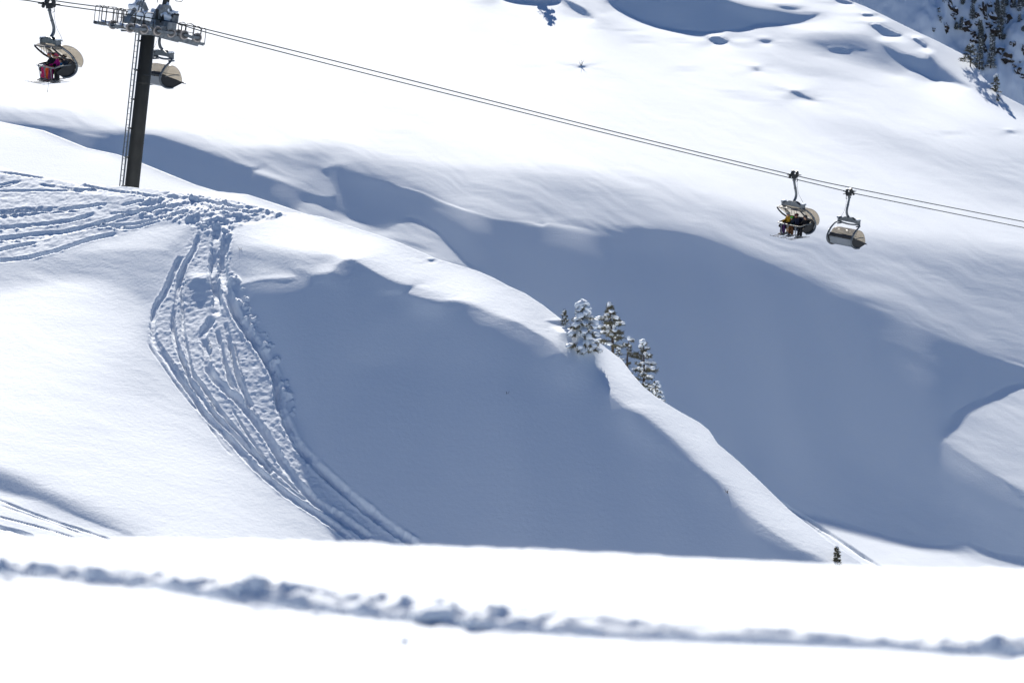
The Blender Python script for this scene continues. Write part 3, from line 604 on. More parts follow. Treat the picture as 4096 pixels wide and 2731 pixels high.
# ------------------------------------------------------------------ mesh building helpers
class MB:
    """collects simple shapes, then links them as ONE mesh object"""
    def __init__(s): s.v = []; s.f = []; s.m = []; s.sm = []
    def add(s, vs, fs, mi=0, smooth=False):
        o = len(s.v); s.v += [tuple(p) for p in vs]
        for f in fs: s.f.append(tuple(i + o for i in f)); s.m.append(mi); s.sm.append(smooth)
    def box(s, c, size, M=None, mi=0, bev=0.0):
        x, y, z = (k * .5 for k in size); b = min(bev, x * .8, y * .8, z * .8)
        c = Vector(c)
        if b <= 0:
            P = [Vector((sx * x, sy * y, sz * z)) for sx in (-1, 1) for sy in (-1, 1) for sz in (-1, 1)]
            F = [(0, 1, 3, 2), (4, 6, 7, 5), (0, 4, 5, 1), (2, 3, 7, 6), (0, 2, 6, 4), (1, 5, 7, 3)]
        else:
            bm = bmesh.new(); bmesh.ops.create_cube(bm, size=1.0)
            for v in bm.verts: v.co = Vector((v.co.x * 2 * x, v.co.y * 2 * y, v.co.z * 2 * z))
            bmesh.ops.bevel(bm, geom=bm.edges[:], offset=b, segments=1, affect='EDGES')
            bm.verts.index_update(); P = [v.co.copy() for v in bm.verts]; F = [[v.index for v in f.verts] for f in bm.faces]; bm.free()
        s.add([c + (M @ p if M else p) for p in P], F, mi)
    def bar(s, a, b, w, h=None, mi=0, up=(0, 0, 1)):
        a, b = Vector(a), Vector(b); d = b - a; L = d.length
        if L < 1e-6: return
        z = d / L; u = Vector(up)
        if abs(z.dot(u)) > .98: u = Vector((0, 1, 0))
        x = z.cross(u).normalized(); y = x.cross(z)
        s.box((a + b) / 2, (w, h or w, L), Matrix((x, y, z)).transposed(), mi)
    def tube(s, pts, r, n=8, mi=0, cap=True, sub=0, closed=False):
        P = [Vector(p) for p in pts]; rr = list(r) if hasattr(r, '__len__') else [r] * len(P)
        if sub:
            Q, q = [], []
            N = len(P)
            for i in range(N if closed else N - 1):
                g = (lambda k: P[k % N]) if closed else (lambda k: P[max(0, min(N - 1, k))])
                p0, p1, p2, p3 = g(i - 1), g(i), g(i + 1), g(i + 2)
                for k in range(sub):
                    t = k / sub
                    Q.append(.5 * (2 * p1 + (p2 - p0) * t + (2 * p0 - 5 * p1 + 4 * p2 - p3) * t * t + (3 * p1 - p0 - 3 * p2 + p3) * t ** 3))
                    q.append(rr[i] + (rr[(i + 1) % N] - rr[i]) * t)
            if not closed: Q.append(P[-1]); q.append(rr[-1])
            P, rr = Q, q
        m = len(P); vs = []; x = None
        for i in range(m):
            if closed: d = P[(i + 1) % m] - P[i - 1]
            else: d = P[min(i + 1, m - 1)] - P[max(i - 1, 0)]
            d = d.normalized() if d.length > 1e-9 else Vector((0, 0, 1))
            if x is None:
                u = Vector((0, 0, 1)) if abs(d.z) < .9 else Vector((0, 1, 0)); x = d.cross(u).normalized()
            else:
                x = (x - d * x.dot(d)); x = x.normalized() if x.length > 1e-6 else d.orthogonal().normalized()
            y = d.cross(x)
            for k in range(n):
                a = 2 * math.pi * k / n
                vs.append(P[i] + rr[i] * (math.cos(a) * x + math.sin(a) * y))
        fs = []
        for i in range(m if closed else m - 1):
            j = (i + 1) % m
            for k in range(n): fs.append((i * n + k, i * n + (k + 1) % n, j * n + (k + 1) % n, j * n + k))
        s.add(vs, fs, mi, True)
        if cap and not closed:
            o = len(s.v) - len(vs)
            s.f.append(tuple(o + k for k in range(n))[::-1]); s.m.append(mi); s.sm.append(False)
            s.f.append(tuple(o + (m - 1) * n + k for k in range(n))); s.m.append(mi); s.sm.append(False)
    def ball(s, c, r, seg=12, ring=8, mi=0, M=None, noise=0.0, seed=0, freq=2.0):
        rx, ry, rz = r if hasattr(r, '__len__') else (r, r, r); c = Vector(c); vs = []
        rn = random.Random(seed); ph = [rn.uniform(0, 6.28) for _ in range(6)]
        for i in range(ring + 1):
            t = math.pi * i / ring
            for k in range(seg):
                a = 2 * math.pi * k / seg
                p = Vector((math.sin(t) * math.cos(a), math.sin(t) * math.sin(a), math.cos(t)))
                q = 1 + noise * (math.sin(freq * 1.7 * p.x * 2 + ph[0]) * math.sin(freq * 2.1 * p.y + ph[1]) + .6 * math.sin(freq * 3.3 * p.z + ph[2] + 2 * p.x) + .5 * math.sin(freq * 5 * p.y + ph[3]) * math.sin(freq * 4 * p.x + ph[4]))
                p = Vector((p.x * rx, p.y * ry, p.z * rz)) * q
                vs.append(c + (M @ p if M else p))
        fs = [(i * seg + k, (i + 1) * seg + k, (i + 1) * seg + (k + 1) % seg, i * seg + (k + 1) % seg) for i in range(ring) for k in range(seg)]
        s.add(vs, fs, mi, True)
    def prism(s, poly, axis0, axis1, n, c, t, mi=0):
        """flat outline (a, b) in the plane of two axes, given thickness t along n"""
        A, B_, N_ = Vector(axis0), Vector(axis1), Vector(n); c = Vector(c); k = len(poly)
        top = [c + a * A + b * B_ + N_ * t / 2 for a, b in poly]; bot = [c + a * A + b * B_ - N_ * t / 2 for a, b in poly]
        s.add(top + bot, [tuple(range(k)), tuple(range(2 * k - 1, k - 1, -1))] + [(i, i + k, (i + 1) % k + k, (i + 1) % k) for i in range(k)], mi)
    def disc(s, c, axis, r, t, n=24, mi=0, r2=None):
        ax = Vector(axis).normalized(); x = ax.orthogonal().normalized(); y = ax.cross(x); c = Vector(c)
        prof = [(r * .93, -t / 2), (r, -t * .3), (r, t * .3), (r * .93, t / 2)] if r2 is None else r2
        vs = [c + ax * z + rr * (math.cos(6.28318 * k / n) * x + math.sin(6.28318 * k / n) * y) for rr, z in prof for k in range(n)]
        m = len(prof)
        fs = [(i * n + k, i * n + (k + 1) % n, (i + 1) * n + (k + 1) % n, (i + 1) * n + k) for i in range(m - 1) for k in range(n)]
        fs += [tuple(range(n))[::-1], tuple((m - 1) * n + k for k in range(n))]
        s.add(vs, fs, mi)
    def build(s, name, mats, parent=None):
        me = bpy.data.meshes.new(name); me.from_pydata(s.v, [], s.f)
        for m in (mats if isinstance(mats, (list, tuple)) else [mats]): me.materials.append(m)
        me.polygons.foreach_set("material_index", s.m); me.polygons.foreach_set("use_smooth", s.sm)
        me.update()
        bm = bmesh.new(); bm.from_mesh(me); bmesh.ops.recalc_face_normals(bm, faces=bm.faces[:]); bm.to_mesh(me); bm.free()
        o = bpy.data.objects.new(name, me); COL.objects.link(o)
        if parent is not None: o.parent = parent
        return o

M = {
    'pole': mat("painted_pole", (.030, .029, .024), .62, 0, .35, 1.2, .15, 30),
    'galv': mat("galvanised_steel", (.20, .215, .23), .42, .55, .45, 5, .2, 50),
    'dark': mat("dark_steel", (.030, .032, .035), .45, .4, .4, 6),
    'black': mat("black_plastic", (.012, .012, .014), .5, 0, .3, 6),
    'chair_metal': mat("grey_chair_steel", (.13, .145, .16), .38, .45, .3, 4),
    'bar': mat("pale_aluminium", (.15, .165, .175), .45, .4, .25, 6),
    'wheel': mat("sheave_disc", (.10, .093, .088), .6, 0, .3, 9),
    'tyre': mat("sheave_lining", (.34, .30, .275), .7, 0, .2, 12),
    'hub': mat("sheave_hub", (.06, .06, .062), .55, .1, .3, 9),
    'cable': mat("wire_rope", (.020, .036, .036), .5, .5, .4, 40),
    'cushion': mat("seat_cushion", (.014, .017, .026), .75, 0, .3, 5),
    'cushion_b': mat("blue_cushion", (.018, .028, .062), .75, 0, .3, 5),
    'panel': mat("pale_back_panel", (.20, .22, .24), .5, .1, .12, 3),
    'snowcap': snow_mat("lodged_snow", 14.0, .02, .5),
    'bark': mat("bark", (.075, .055, .042), .9, 0, .5, 9, .6, 30),
    'needle': mat("needles", (.085, .085, .055), .8, 0, .5, 4, color2=(.13, .115, .070)),
    'needle_d': mat("dark_needles", (.075, .085, .080), .8, 0, .5, 3, color2=(.13, .135, .12)),
    'rubber': mat("ski_boot_shell", (.16, .165, .17), .4, .0, .4, 12),
    'skin': mat("skin", (.45, .27, .19), .5, 0, .15, 14),
    'lens': mat("goggle_lens", (.05, .035, .02), .12, .3, .3, 8),
}
def glazed(name, col, alpha):
    m = bpy.data.materials.new(name); m.use_nodes = True; nt = m.node_tree; b = nt.nodes["Principled BSDF"]; out = nt.nodes["Material Output"]
    b.inputs["Base Color"].default_value = (*col, 1); b.inputs["Roughness"].default_value = .25
    tr = nt.nodes.new("ShaderNodeBsdfTransparent"); tr.inputs[0].default_value = (.93, .88, .80, 1)
    tl = nt.nodes.new("ShaderNodeBsdfTranslucent"); tl.inputs[0].default_value = (*col, 1)
    m1 = nt.nodes.new("ShaderNodeMixShader"); m1.inputs[0].default_value = .5
    tc = nt.nodes.new("ShaderNodeTexCoord"); n = nt.nodes.new("ShaderNodeTexNoise"); n.inputs["Scale"].default_value = 2.5; n.inputs["Detail"].default_value = 5
    nt.links.new(tc.outputs["Object"], n.inputs["Vector"])
    rp = nt.nodes.new("ShaderNodeMapRange"); rp.inputs["To Min"].default_value = alpha - .12; rp.inputs["To Max"].default_value = alpha + .15
    nt.links.new(n.outputs["Fac"], rp.inputs["Value"])
    mx = nt.nodes.new("ShaderNodeMixShader")
    nt.links.new(b.outputs[0], m1.inputs[1]); nt.links.new(tl.outputs[0], m1.inputs[2])
    nt.links.new(rp.outputs[0], mx.inputs[0]); nt.links.new(tr.outputs[0], mx.inputs[1]); nt.links.new(m1.outputs[0], mx.inputs[2])
    nt.links.new(mx.outputs[0], out.inputs["Surface"])
    return m
M['bubble'] = glazed("smoked_bubble", (.36, .325, .27), .60)
# ------------------------------------------------------------------ the chairlift: line geometry
ROPE_AZ = R(55.0)
HD = Vector((math.sin(ROPE_AZ), math.cos(ROPE_AZ), 0))       # downhill along the line, to the right and away
NEAR = Vector((math.cos(ROPE_AZ), -math.sin(ROPE_AZ), 0))    # sideways, towards the camera
GAUGE = 5.0
D_TOWER = 127.0
T_near = at(690, 92, D_TOWER)                                # rope height above the near wheels
def on_plan(base, u, v):
    """point over the plan line through base along HD that is seen at (u, v)"""
    k = (u - 2048.0) / FPX
    # solve x = k * depth for the line, depth = y CB + z SB with z from v
    w = (1365.5 - v) / FPX
    ty = CB - w * SB; tz = SB + w * CB                        # y, z per unit depth
    # base.x + s hx = k d ; base.y + s hy = ty d
    s_ = (k * base.y - ty * base.x) / (ty * HD.x - k * HD.y)
    d = (base.y + s_ * HD.y) / ty
    return Vector((k * d, ty * d, tz * d))
FARB = T_near - NEAR * GAUGE
near_px = [(-420, -62), (-150, -18), (73, -1), (172, 13), (410, 46), (560, 67), (660, 84), (740, 100), (823, 117), (836, 121), (1200, 210), (1600, 311), (2000, 413), (2548, 550), (3153, 696), (3429, 756), (4096, 887), (4700, 1000)]
far_px = [(-420, -100), (-150, -55), (219, 4), (410, 30), (500, 45), (600, 65), (700, 91), (823, 130), (1200, 228), (1600, 329), (2000, 428), (2490, 550), (3168, 714), (3378, 764), (3431, 777), (4096, 911), (4700, 1028)]
NR = [on_plan(T_near, *p) for p in near_px]; FR = [on_plan(FARB, *p) for p in far_px]
for pts, lab in ((NR, "haul rope nearer to the viewer, carrying the chairs with riders uphill"), (FR, "haul rope farther from the viewer, carrying the empty chairs downhill")):
    mb = MB(); mb.tube(pts, .032, 6, sub=4)
    tag(mb.build("haul_rope", M['cable']), "dark steel " + lab, "cable", "haul ropes of the chairlift")

# ------------------------------------------------------------------ the pylon
class PB(MB):
    """shapes of the pylon, drawn with +y towards the viewer"""
    def build(s, name, mats, parent=None):
        s.v = [(x, -y, z) for x, y, z in s.v]
        return super().build(name, mats, parent)
lean = R(8.8)
e3 = (HD * math.sin(lean) + Vector((0, 0, 1)) * math.cos(lean)).normalized()
e2 = NEAR.copy(); e1 = (HD * math.cos(lean) - Vector((0, 0, 1)) * math.sin(lean)).normalized()
head = at(597, 100, D_TOWER + 1.4)
py = empty("lift_pylon", head - e3 * 9.2)
RM = Matrix((e1, -e2, e3)).transposed()
py.rotation_euler = RM.to_euler()
tag(py, "dark brown round steel chairlift pylon with ladder and snowy crossarm, leaning downhill", "pylon")
HZ = 9.2                                                     # head height above the Empty, local
mb = PB(); 
n = 40
mb.tube([(0, 0, -9), (0, 0, 0), (0, 0, 4), (0, 0, HZ + .05)], [.385, .385, .38, .37], n)
for z in (2.9, 6.1): mb.tube([(0, 0, z - .03), (0, 0, z + .03)], .389, n, cap=False)
pole = mb.build("pole", M['pole'], py)
mb = PB(); mb.box((.0, .39, 6.55), (.42, .03, .07)); mb.build("step_plate", M['dark'], py)
# ladder on the uphill side
ladder = PB(); ladder.bar((-.56, 0, -3), (-.56, 0, 9.5), .03)
lo = ladder.build("ladder", M['dark'], py)
for z in np.arange(-1.0, 9.0, 1.55):
    r_ = PB(); r_.bar((-.38, 0, z), (-.62, 0, z), .05); r_.box((-.44, .0, z), (.10, .12, .10)); r_.build("ladder_bracket", M['dark'], lo)
for y in (-.21, .21):
    r_ = PB(); r_.bar((-.62, y, -3), (-.62, y, 9.6), .05, .04); r_.build("rail", M['bar'], lo)
for z in np.arange(-2.2, 9.5, .3):
    r_ = PB(); r_.tube([(-.62, -.21, z), (-.62, .21, z)], .016, 6); r_.build("rung", M['bar'], lo)
# head beam, yokes
mb = PB()
mb.box((0, 0, HZ + .10), (.55, GAUGE + .2, .42), bev=.03)
mb.prism([(-.42, -.55), (.42, -.55), (.27, .0), (-.27, .0)], (1, 0, 0), (0, 0, 1), (0, 1, 0), (0, 0, HZ + .2), .8)
for y in (-1.45, 1.45):
    mb.prism([(-.62, -.15), (.62, -.15), (.45, .55), (.2, .95), (-.2, .95), (-.45, .55)], (1, 0, 0), (0, 0, 1), (0, 1, 0), (.05, y, HZ + .2), .5)
mb.build("crossarm", M['galv'], py)
def snowlump(name_parent, c, r, seed, flat=1.0):
    m_ = PB(); m_.ball(c, r, 22, 14, noise=.20, seed=seed, freq=2.1); return m_.build("snow_heap", M['snowcap'], name_parent)
for k, (c, r) in enumerate([((.06, 1.5, HZ + .50), (.50, .34, .36)), ((.10, 1.45, HZ + .88), (.22, .24, .42)), ((.50, 1.70, HZ + .80), (.26, .20, .12)), ((-.10, .75, HZ + .50), (.50, .45, .34)), ((-.2, -.2, HZ + .42), (.55, .6, .26)), ((-.1, -1.45, HZ + .72), (.40, .32, .42)), ((-.05, -1.45, HZ + 1.1), (.2, .22, .3))]):
    snowlump(py, c, r, 40 + k)
mb = PB(); mb.prism([(-.16, -.28), (.12, -.28), (-.02, .18)], (1, 0, 0), (0, 0, 1), (0, 1, 0), (-.18, 1.84, HZ + .48), .06); mb.build("yoke_gusset", M['black'], py)
for c, sz in (((-.50, 1.72, HZ + .62), (.16, .06, .5)), ((.55, 1.90, HZ + .72), (.30, .05, .10)), ((.34, 1.88, HZ + .62), (.08, .05, .16))):
    mb = PB(); mb.box(c, sz); mb.build("yoke_plate", M['black'], py)
# lifting frame posts that rise out of the picture
mb = PB(); mb.box((.52, 1.72, HZ + .52), (.42, .30, .44), bev=.03); mb.build("yoke_head", M['galv'], py)
for y, lx in ((-1.45, .12), (1.45, .16)):
    mb = PB(); mb.bar((.02, y, HZ + .6), (lx + .12, y, HZ + 3.2), .28, .22); mb.build("lifting_post", M['pole'], py)
mb = PB(); mb.bar((.45, -1.6, HZ + 3.1), (.45, 1.6, HZ + 3.1), .25); mb.build("lifting_beam", M['pole'], py)
def hoop(parent, pts, r=.022):
    m_ = PB(); m_.tube(pts, r, 6, sub=0); return m_.build("rail_hoop", M['dark'], parent)
def rounded(x0, x1, y, z0, z1, c=.14):
    return [(x0, y, z0), (x0, y, z1 - c), (x0 + c * .3, y, z1 - c * .3), (x0 + c, y, z1), (x1 - c, y, z1), (x1 - c * .3, y, z1 - c * .3), (x1, y, z1 - c), (x1, y, z0)]
for x0, x1 in ((-1.05, -.35), (.55, 1.05)):                  # cage hoops hanging from the lifting frame
    hoop(py, [(x0, 1.5, HZ + 3.0), (x0, 1.5, HZ + 1.55), (x0 + .08, 1.5, HZ + 1.42), (x1 - .08, 1.5, HZ + 1.42), (x1, 1.5, HZ + 1.55), (x1, 1.5, HZ + 3.0)])
hoop(py, [(-.42, 1.45, HZ + 1.2), (-.25, 1.45, HZ + 3.0)])
hoop(py, [(-.3, 1.45, HZ + 2.35), (.1, 1.45, HZ + 2.35)])
lt = PB()
for y in (-.55, -.2): lt.bar((-.55, y, HZ + .2), (.15, y - .25, HZ + 3.1), .05)
for k in range(10): lt.bar((-.55 + .07 * k, -.55 - .025 * k, HZ + .3 + .29 * k), (-.55 + .07 * k, -.2 - .025 * k, HZ + .3 + .29 * k), .025)
lt.build("upper_ladder", M['galv'], py)
# sheave trains
RW = .25
def sheave_train(y, near):
    XW = [-2.33 + .787 * k for k in range(6)]; dx = 0.0 if near else 1.45
    slope = lambda x: -.02 * (x + .34) - .014 * (x + .34) ** 2
    zw = lambda x: HZ - .26 + slope(x) + .02
    mb = PB()
    mb.bar((-2.0, y - .16, zw(-2.0) - .10), (-.3, y - .16, zw(-.3) - .18), .16, .22); mb.bar((-.3, y - .16, zw(-.3) - .18), (1.75, y - .16, zw(1.6) - .34), .16, .26)
    mb.box((-.3, y - .2, HZ - .2), (.5, .4, .5))
    tr = mb.build("sheave_train", M['galv'], py)
    for i in range(0, 6, 2):
        xa, xb = XW[i], XW[i + 1]
        m_ = PB(); m_.prism([(xa - .0, zw(xa) - .06), ((xa + xb) / 2, zw((xa + xb) / 2) - .13), (xb + .0, zw(xb) - .06), (xb + .12, zw(xb)), (xb, zw(xb) + .07), ((xa + xb) / 2, zw((xa + xb) / 2) + .04), (xa, zw(xa) + .07), (xa - .12, zw(xa))], (1, 0, 0), (0, 0, 1), (0, 1, 0), (0, y + .13, 0), .05)
        m_.build("rocker_arm", M['galv'], tr)
    for x in XW:
        m_ = PB(); c = (x, y, zw(x))
        m_.disc(c, (0, 1, 0), RW, .12, 32)
        w_ = m_.build("sheave_wheel", M['tyre'], py)
        m_ = PB(); m_.disc(c, (0, 1, 0), RW * .80, .145, 28); m_.build("wheel_disc", M['wheel'], w_)
        m_ = PB(); m_.disc(c, (0, 1, 0), RW * .52, .15, 24); m_.disc(c, (0, 1, 0), .05, .30, 12); m_.build("wheel_hub", M['hub'], w_)
    if not near:
        for o_ in [tr] + kids(tr) + [w for w in kids(py) if w.name.startswith("sheave_wheel") and w.data.vertices[0].co.y > 0]: 
            if o_.parent == py: o_.location.x += dx
    # catwalk inboard of the wheels, with hoops to hold on to
    yc = y - .62
    mb = PB(); 
    mb.box((-2.05, yc, HZ - .32), (1.9, .55, .06)); mb.box((1.35, yc, HZ - .62), (1.7, .55, .06))
    mb.bar((-3.05, yc - .27, HZ - .24), (-1.1, yc - .27, HZ - .36), .05, .16); mb.bar((-3.05, yc + .27, HZ - .24), (-1.1, yc + .27, HZ - .36), .05, .16)
    mb.bar((.4, yc - .27, HZ - .46), (2.2, yc - .27, HZ - .66), .05, .16); mb.bar((.4, yc + .27, HZ - .46), (2.2, yc + .27, HZ - .66), .05, .16)
    mb.box((2.15, yc, HZ - .62), (.22, .6, .12)); mb.bar((-1.5, yc, HZ - .5), (.0, yc, HZ - .35), .14)
    cw = mb.build("catwalk", M['galv'], py); cw.location.x = dx
    for x0, x1, z0, h in ((-3.02, -2.62, -.22, 1.1), (-2.6, -1.95, -.24, 1.12), (-1.9, -1.45, -.28, 1.12), (-1.4, -.85, -.3, 1.15), (.62, 1.02, -.5, 1.05), (1.05, 1.5, -.55, 1.08), (1.55, 1.95, -.6, 1.02), (1.98, 2.25, -.62, 1.0)):
        for yy in (yc + .27, yc - .27):
            if yy < yc and (near or x0 > 0): continue
            hoop(cw, rounded(x0, x1, yy, HZ + z0, HZ + z0 + h * .82))
    for q in ([(1.3, yc + .27, HZ + .34), (1.98, yc + .27, HZ + .12)], [(.62, yc + .27, HZ - .06), (1.5, yc + .27, HZ - .14)], [(-1.9, yc + .27, HZ + .18), (-.85, yc + .27, HZ + .18)]):
        m_ = PB(); m_.tube(q, .02, 6); m_.build("handrail", M['dark'], cw)
    for k, (x, rx) in enumerate(((-2.45, .42), (-1.75, .45), (-1.2, .4))):
        snowlump(cw, (x, yc, HZ - .22), (rx, .30, .15 + .04 * (k % 2)), 60 + k + int(near) * 9)
    return tr
sheave_train(2.5, True); sheave_train(-2.5, False)

# ------------------------------------------------------------------ chairs
W2 = 1.12                       # half width of the bench
def hull_profile(opened):
    if opened: return [(.42, -2.12), (.30, -2.05), (.0, -2.0), (-.4, -2.02), (-.8, -2.16), (-1.12, -2.42), (-1.30, -2.75), (-1.30, -3.02), (-1.18, -3.22)]
    return [(-.66, -3.02), (-.62, -2.78), (-.48, -2.56), (-.22, -2.44), (.06, -2.44), (.28, -2.55), (.46, -2.78), (.57, -3.08), (.60, -3.38)]
def make_chair(name, label, loaded):
    root = empty(name); tag(root, label, "chairlift chair", "chairs hanging on the lift")
    mb = MB()   # grip on the rope
    mb.box((0, 0, .0), (.16, .62, .14), bev=.02); mb.box((.02, .10, .17), (.16, .22, .26), Matrix.Rotation(R(25), 3, 'X'), bev=.02); mb.box((-.02, -.22, .14), (.14, .18, .26), Matrix.Rotation(R(-20), 3, 'X'), bev=.02)
    mb.box((0, .0, -.12), (.16, .34, .22), bev=.02); mb.tube([(0, .3, .02), (0, .62, .06)], [.05, .02], 8); mb.tube([(0, -.3, -.02), (0, -.6, -.05)], [.045, .02], 8); mb.tube([(0, .45, .08), (0, .2, .12)], .03, 6)
    g = mb.build("grip", M['dark'], root)
    for y in (-.30, .30):
        m_ = MB(); m_.disc((.08, y, -.10), (1, 0, 0), .095, .07, 18); m_.build("grip_roller", M['black'], g)
    mb = MB()   # curved hanger
    mb.tube([(0, 0, -.12), (0, -.02, -.45), (0, -.12, -.85), (0, -.20, -1.2), (0, -.16, -1.48), (0, .0, -1.70), (0, .10, -1.80)], [.075, .078, .08, .082, .085, .085, .08], 12, sub=4)
    mb.box((0, -.0, -.32), (.19, .15, .10), bev=.01); mb.tube([(0, -.11, -.80), (0, -.12, -.86)], .095, 12)
    hg = mb.build("hanger_arm", M['chair_metal'], root)
    m_ = MB(); m_.tube([(-.05, -.22, -.25), (-.05, -.24, -.7), (-.12, -.30, -1.2), (-.3, -.42, -1.6), (-.62, -.40, -1.92)], .009, 5, sub=4)
    m_.tube([(-.05, -.10, -.22), (-.05, -.24, -.20), (-.05, -.26, -.40), (-.05, -.12, -.42)], .016, 5); m_.build("air_hose", M['dark'], hg)
    mb = MB()   # suspension frame: plated yoke over a cross tube
    for y in (-.09, .13):
        mb.prism([(-.92, -2.02), (-.55, -1.98), (.55, -1.98), (.92, -2.02), (.88, -1.88), (.30, -1.66), (-.30, -1.66), (-.88, -1.88)], (1, 0, 0), (0, 0, 1), (0, 1, 0), (0, y, 0), .03)
    mb.box((0, .02, -1.67), (.62, .25, .03)); mb.tube([(-1.0, .02, -2.07), (-.5, .02, -2.13), (0, .02, -2.15), (.5, .02, -2.13), (1.0, .02, -2.07)], .055, 10, sub=3)
    fr = mb.build("suspension_frame", M['chair_metal'], root)
    for sx in (-1, 1):
        m_ = MB(); m_.box((sx * .93, .02, -1.97), (.12, .30, .30), bev=.015); m_.box((sx * .93, .0, -1.79), (.20, .34, .06)); m_.tube([(sx * .93, -.15, -2.2), (sx * .93, .2, -2.2)], .05, 8)
        m_.build("spring_bracket", M['galv'], fr)
        m_ = MB(); m_.box((sx * .93, .0, -1.73), (.22, .30, .06), bev=.02); m_.build("snow_dusting", M['snowcap'], fr)
    for sx in (-1, 1):          # side bows
        m_ = MB(); x = sx * (W2 + .08)
        m_.tube([(sx * .95, .02, -2.08), (sx * 1.08, -.02, -2.10), (x, -.18, -2.22), (x, -.52, -2.50), (x, -.78, -2.88), (x, -.84, -3.18), (x, -.72, -3.45), (x, -.42, -3.62), (x, -.05, -3.64)], [.05, .052, .055, .06, .06, .06, .06, .055, .045], 12, sub=4)
        for p, q in (((x, -.62, -2.63), (x, -.67, -2.70)), ((x, -.80, -2.94), (x, -.82, -3.01))): m_.tube([p, q], .075, 12)
        m_.build("side_bow", M['chair_metal'], root)
    # seat and backrest
    mb = MB(); 
    mb.prism([(-.66, -3.44), (-.30, -3.56), (.0, -3.50), (.04, -3.44), (.0, -3.39), (-.30, -3.43), (-.60, -3.32)], (0, 1, 0), (0, 0, 1), (1, 0, 0), (0, 0, 0), 2 * W2 - .06)
    seat = mb.build("seat", M['cushion_b'], root)
    mb = MB(); mb.prism([(-.60, -3.38), (-.52, -3.36), (-.62, -2.98), (-.66, -2.76), (-.73, -2.76), (-.72, -3.0)], (0, 1, 0), (0, 0, 1), (1, 0, 0), (0, 0, 0), 2 * W2 - .06)
    back = mb.build("backrest", M['cushion_b'] if loaded else M['cushion'], root)
    mb = MB(); mb.prism([(-.74, -3.02), (-.71, -3.02), (-.62, -3.44), (-.66, -3.46)], (0, 1, 0), (0, 0, 1), (1, 0, 0), (0, 0, 0), 2 * W2 - .02)
    mb.prism([(-.66, -3.47), (-.62, -3.45), (-.28, -3.58), (-.02, -3.53), (-.02, -3.56), (-.28, -3.62)], (0, 1, 0), (0, 0, 1), (1, 0, 0), (0, 0, 0), 2 * W2 - .02)
    sh = mb.build("back_panel", M['panel'], root)
    m_ = MB(); m_.box((0, -.755, -2.93), (2 * W2, .06, .10), bev=.01); m_.box((.35, -.79, -2.99), (.22, .03, .05)); m_.build("panel_rail", M['black'], sh)
    for sx in (-1, 1):
        fw = 0.0 if loaded else .30
        m_ = MB(); m_.prism([(-.80, -3.00), (-.60, -2.86), (-.30, -3.02), (.02 + fw * .5, -3.20), (.22 + fw, -3.36), (.20 + fw, -3.44), (-.05 + fw * .3, -3.62), (-.42, -3.64), (-.70, -3.44), (-.80, -3.2)], (0, 1, 0), (0, 0, 1), (1, 0, 0), (sx * (W2 + .005), 0, 0), .05)
        m_.build("side_panel", M['black'], root)
    # bubble: curved shell with rounded cheeks
    pr = hull_profile(loaded); cy = sum(p[0] for p in pr) / len(pr); cz = min(p[1] for p in pr) * .5 + max(p[1] for p in pr) * .5
    xs = [-1.0, -.97, -.88, -.5, 0, .5, .88, .97, 1.0]; sc = [.84, .93, .985, 1, 1, 1, .985, .93, .84]
    mb = MB(); vs = []; 
    fine = []
    for i in range(len(pr) - 1):
        for k in range(3):
            t = k / 3; p0, p1, p2, p3 = pr[max(i - 1, 0)], pr[i], pr[i + 1], pr[min(i + 2, len(pr) - 1)]
            fine.append(tuple(.5 * (2 * b + (c - a) * t + (2 * a - 5 * b + 4 * c - d) * t * t + (3 * b - a - 3 * c + d) * t ** 3) for a, b, c, d in zip(p0, p1, p2, p3)))
    fine.append(pr[-1]); nf = len(fine)
    for x, k in zip(xs, sc):
        for (y, z) in fine: vs.append((x * (W2 + .02), cy + (y - cy) * k, cz + (z - cz) * k))
    fs = [(i * nf + j, i * nf + j + 1, (i + 1) * nf + j + 1, (i + 1) * nf + j) for i in range(len(xs) - 1) for j in range(nf - 1)]
    mb.add(vs, fs, 0, True)
    for side in (0, len(xs) - 1): mb.add([vs[side * nf + j] for j in range(nf)], [tuple(range(nf))])
    bub = mb.build("bubble_shield", M['bubble'], root)
    m_ = MB(); e_ = fine[0]
    if loaded:
        m_.tube([(-W2 - .05, -.50, -2.86), (-W2 - .05, -.10, -2.62), (-W2 - .05, .20, -2.36), (-W2 - .02, .38, -2.18), (-W2 + .08, .43, -2.13), (0, .44, -2.12), (W2 - .08, .43, -2.13), (W2 + .02, .38, -2.18), (W2 + .05, .20, -2.36), (W2 + .05, -.10, -2.62), (W2 + .05, -.50, -2.86)], [.055, .055, .05, .045, .035, .03, .035, .045, .05, .055, .055], 8)
        for k, x in enumerate((-.75, -.5, -.28, .1, .3)): m_.tube([(x, .40, -2.16), (x + .03 * (-1) ** k, .36, -2.30 - .08 * (k % 3)), (x + .02, .34, -2.42 - .07 * (k % 2))], .013, 5)
    else:
        m_.tube([(-W2, .62, -3.40), (0, .63, -3.40), (W2, .62, -3.40)], .03, 8); m_.bar((-.15, .18, -2.54), (-.05, .02, -2.75), .05)
    m_.build("bubble_frame", M['black'], bub)
    # restraint bar with footrests
    mb = MB()
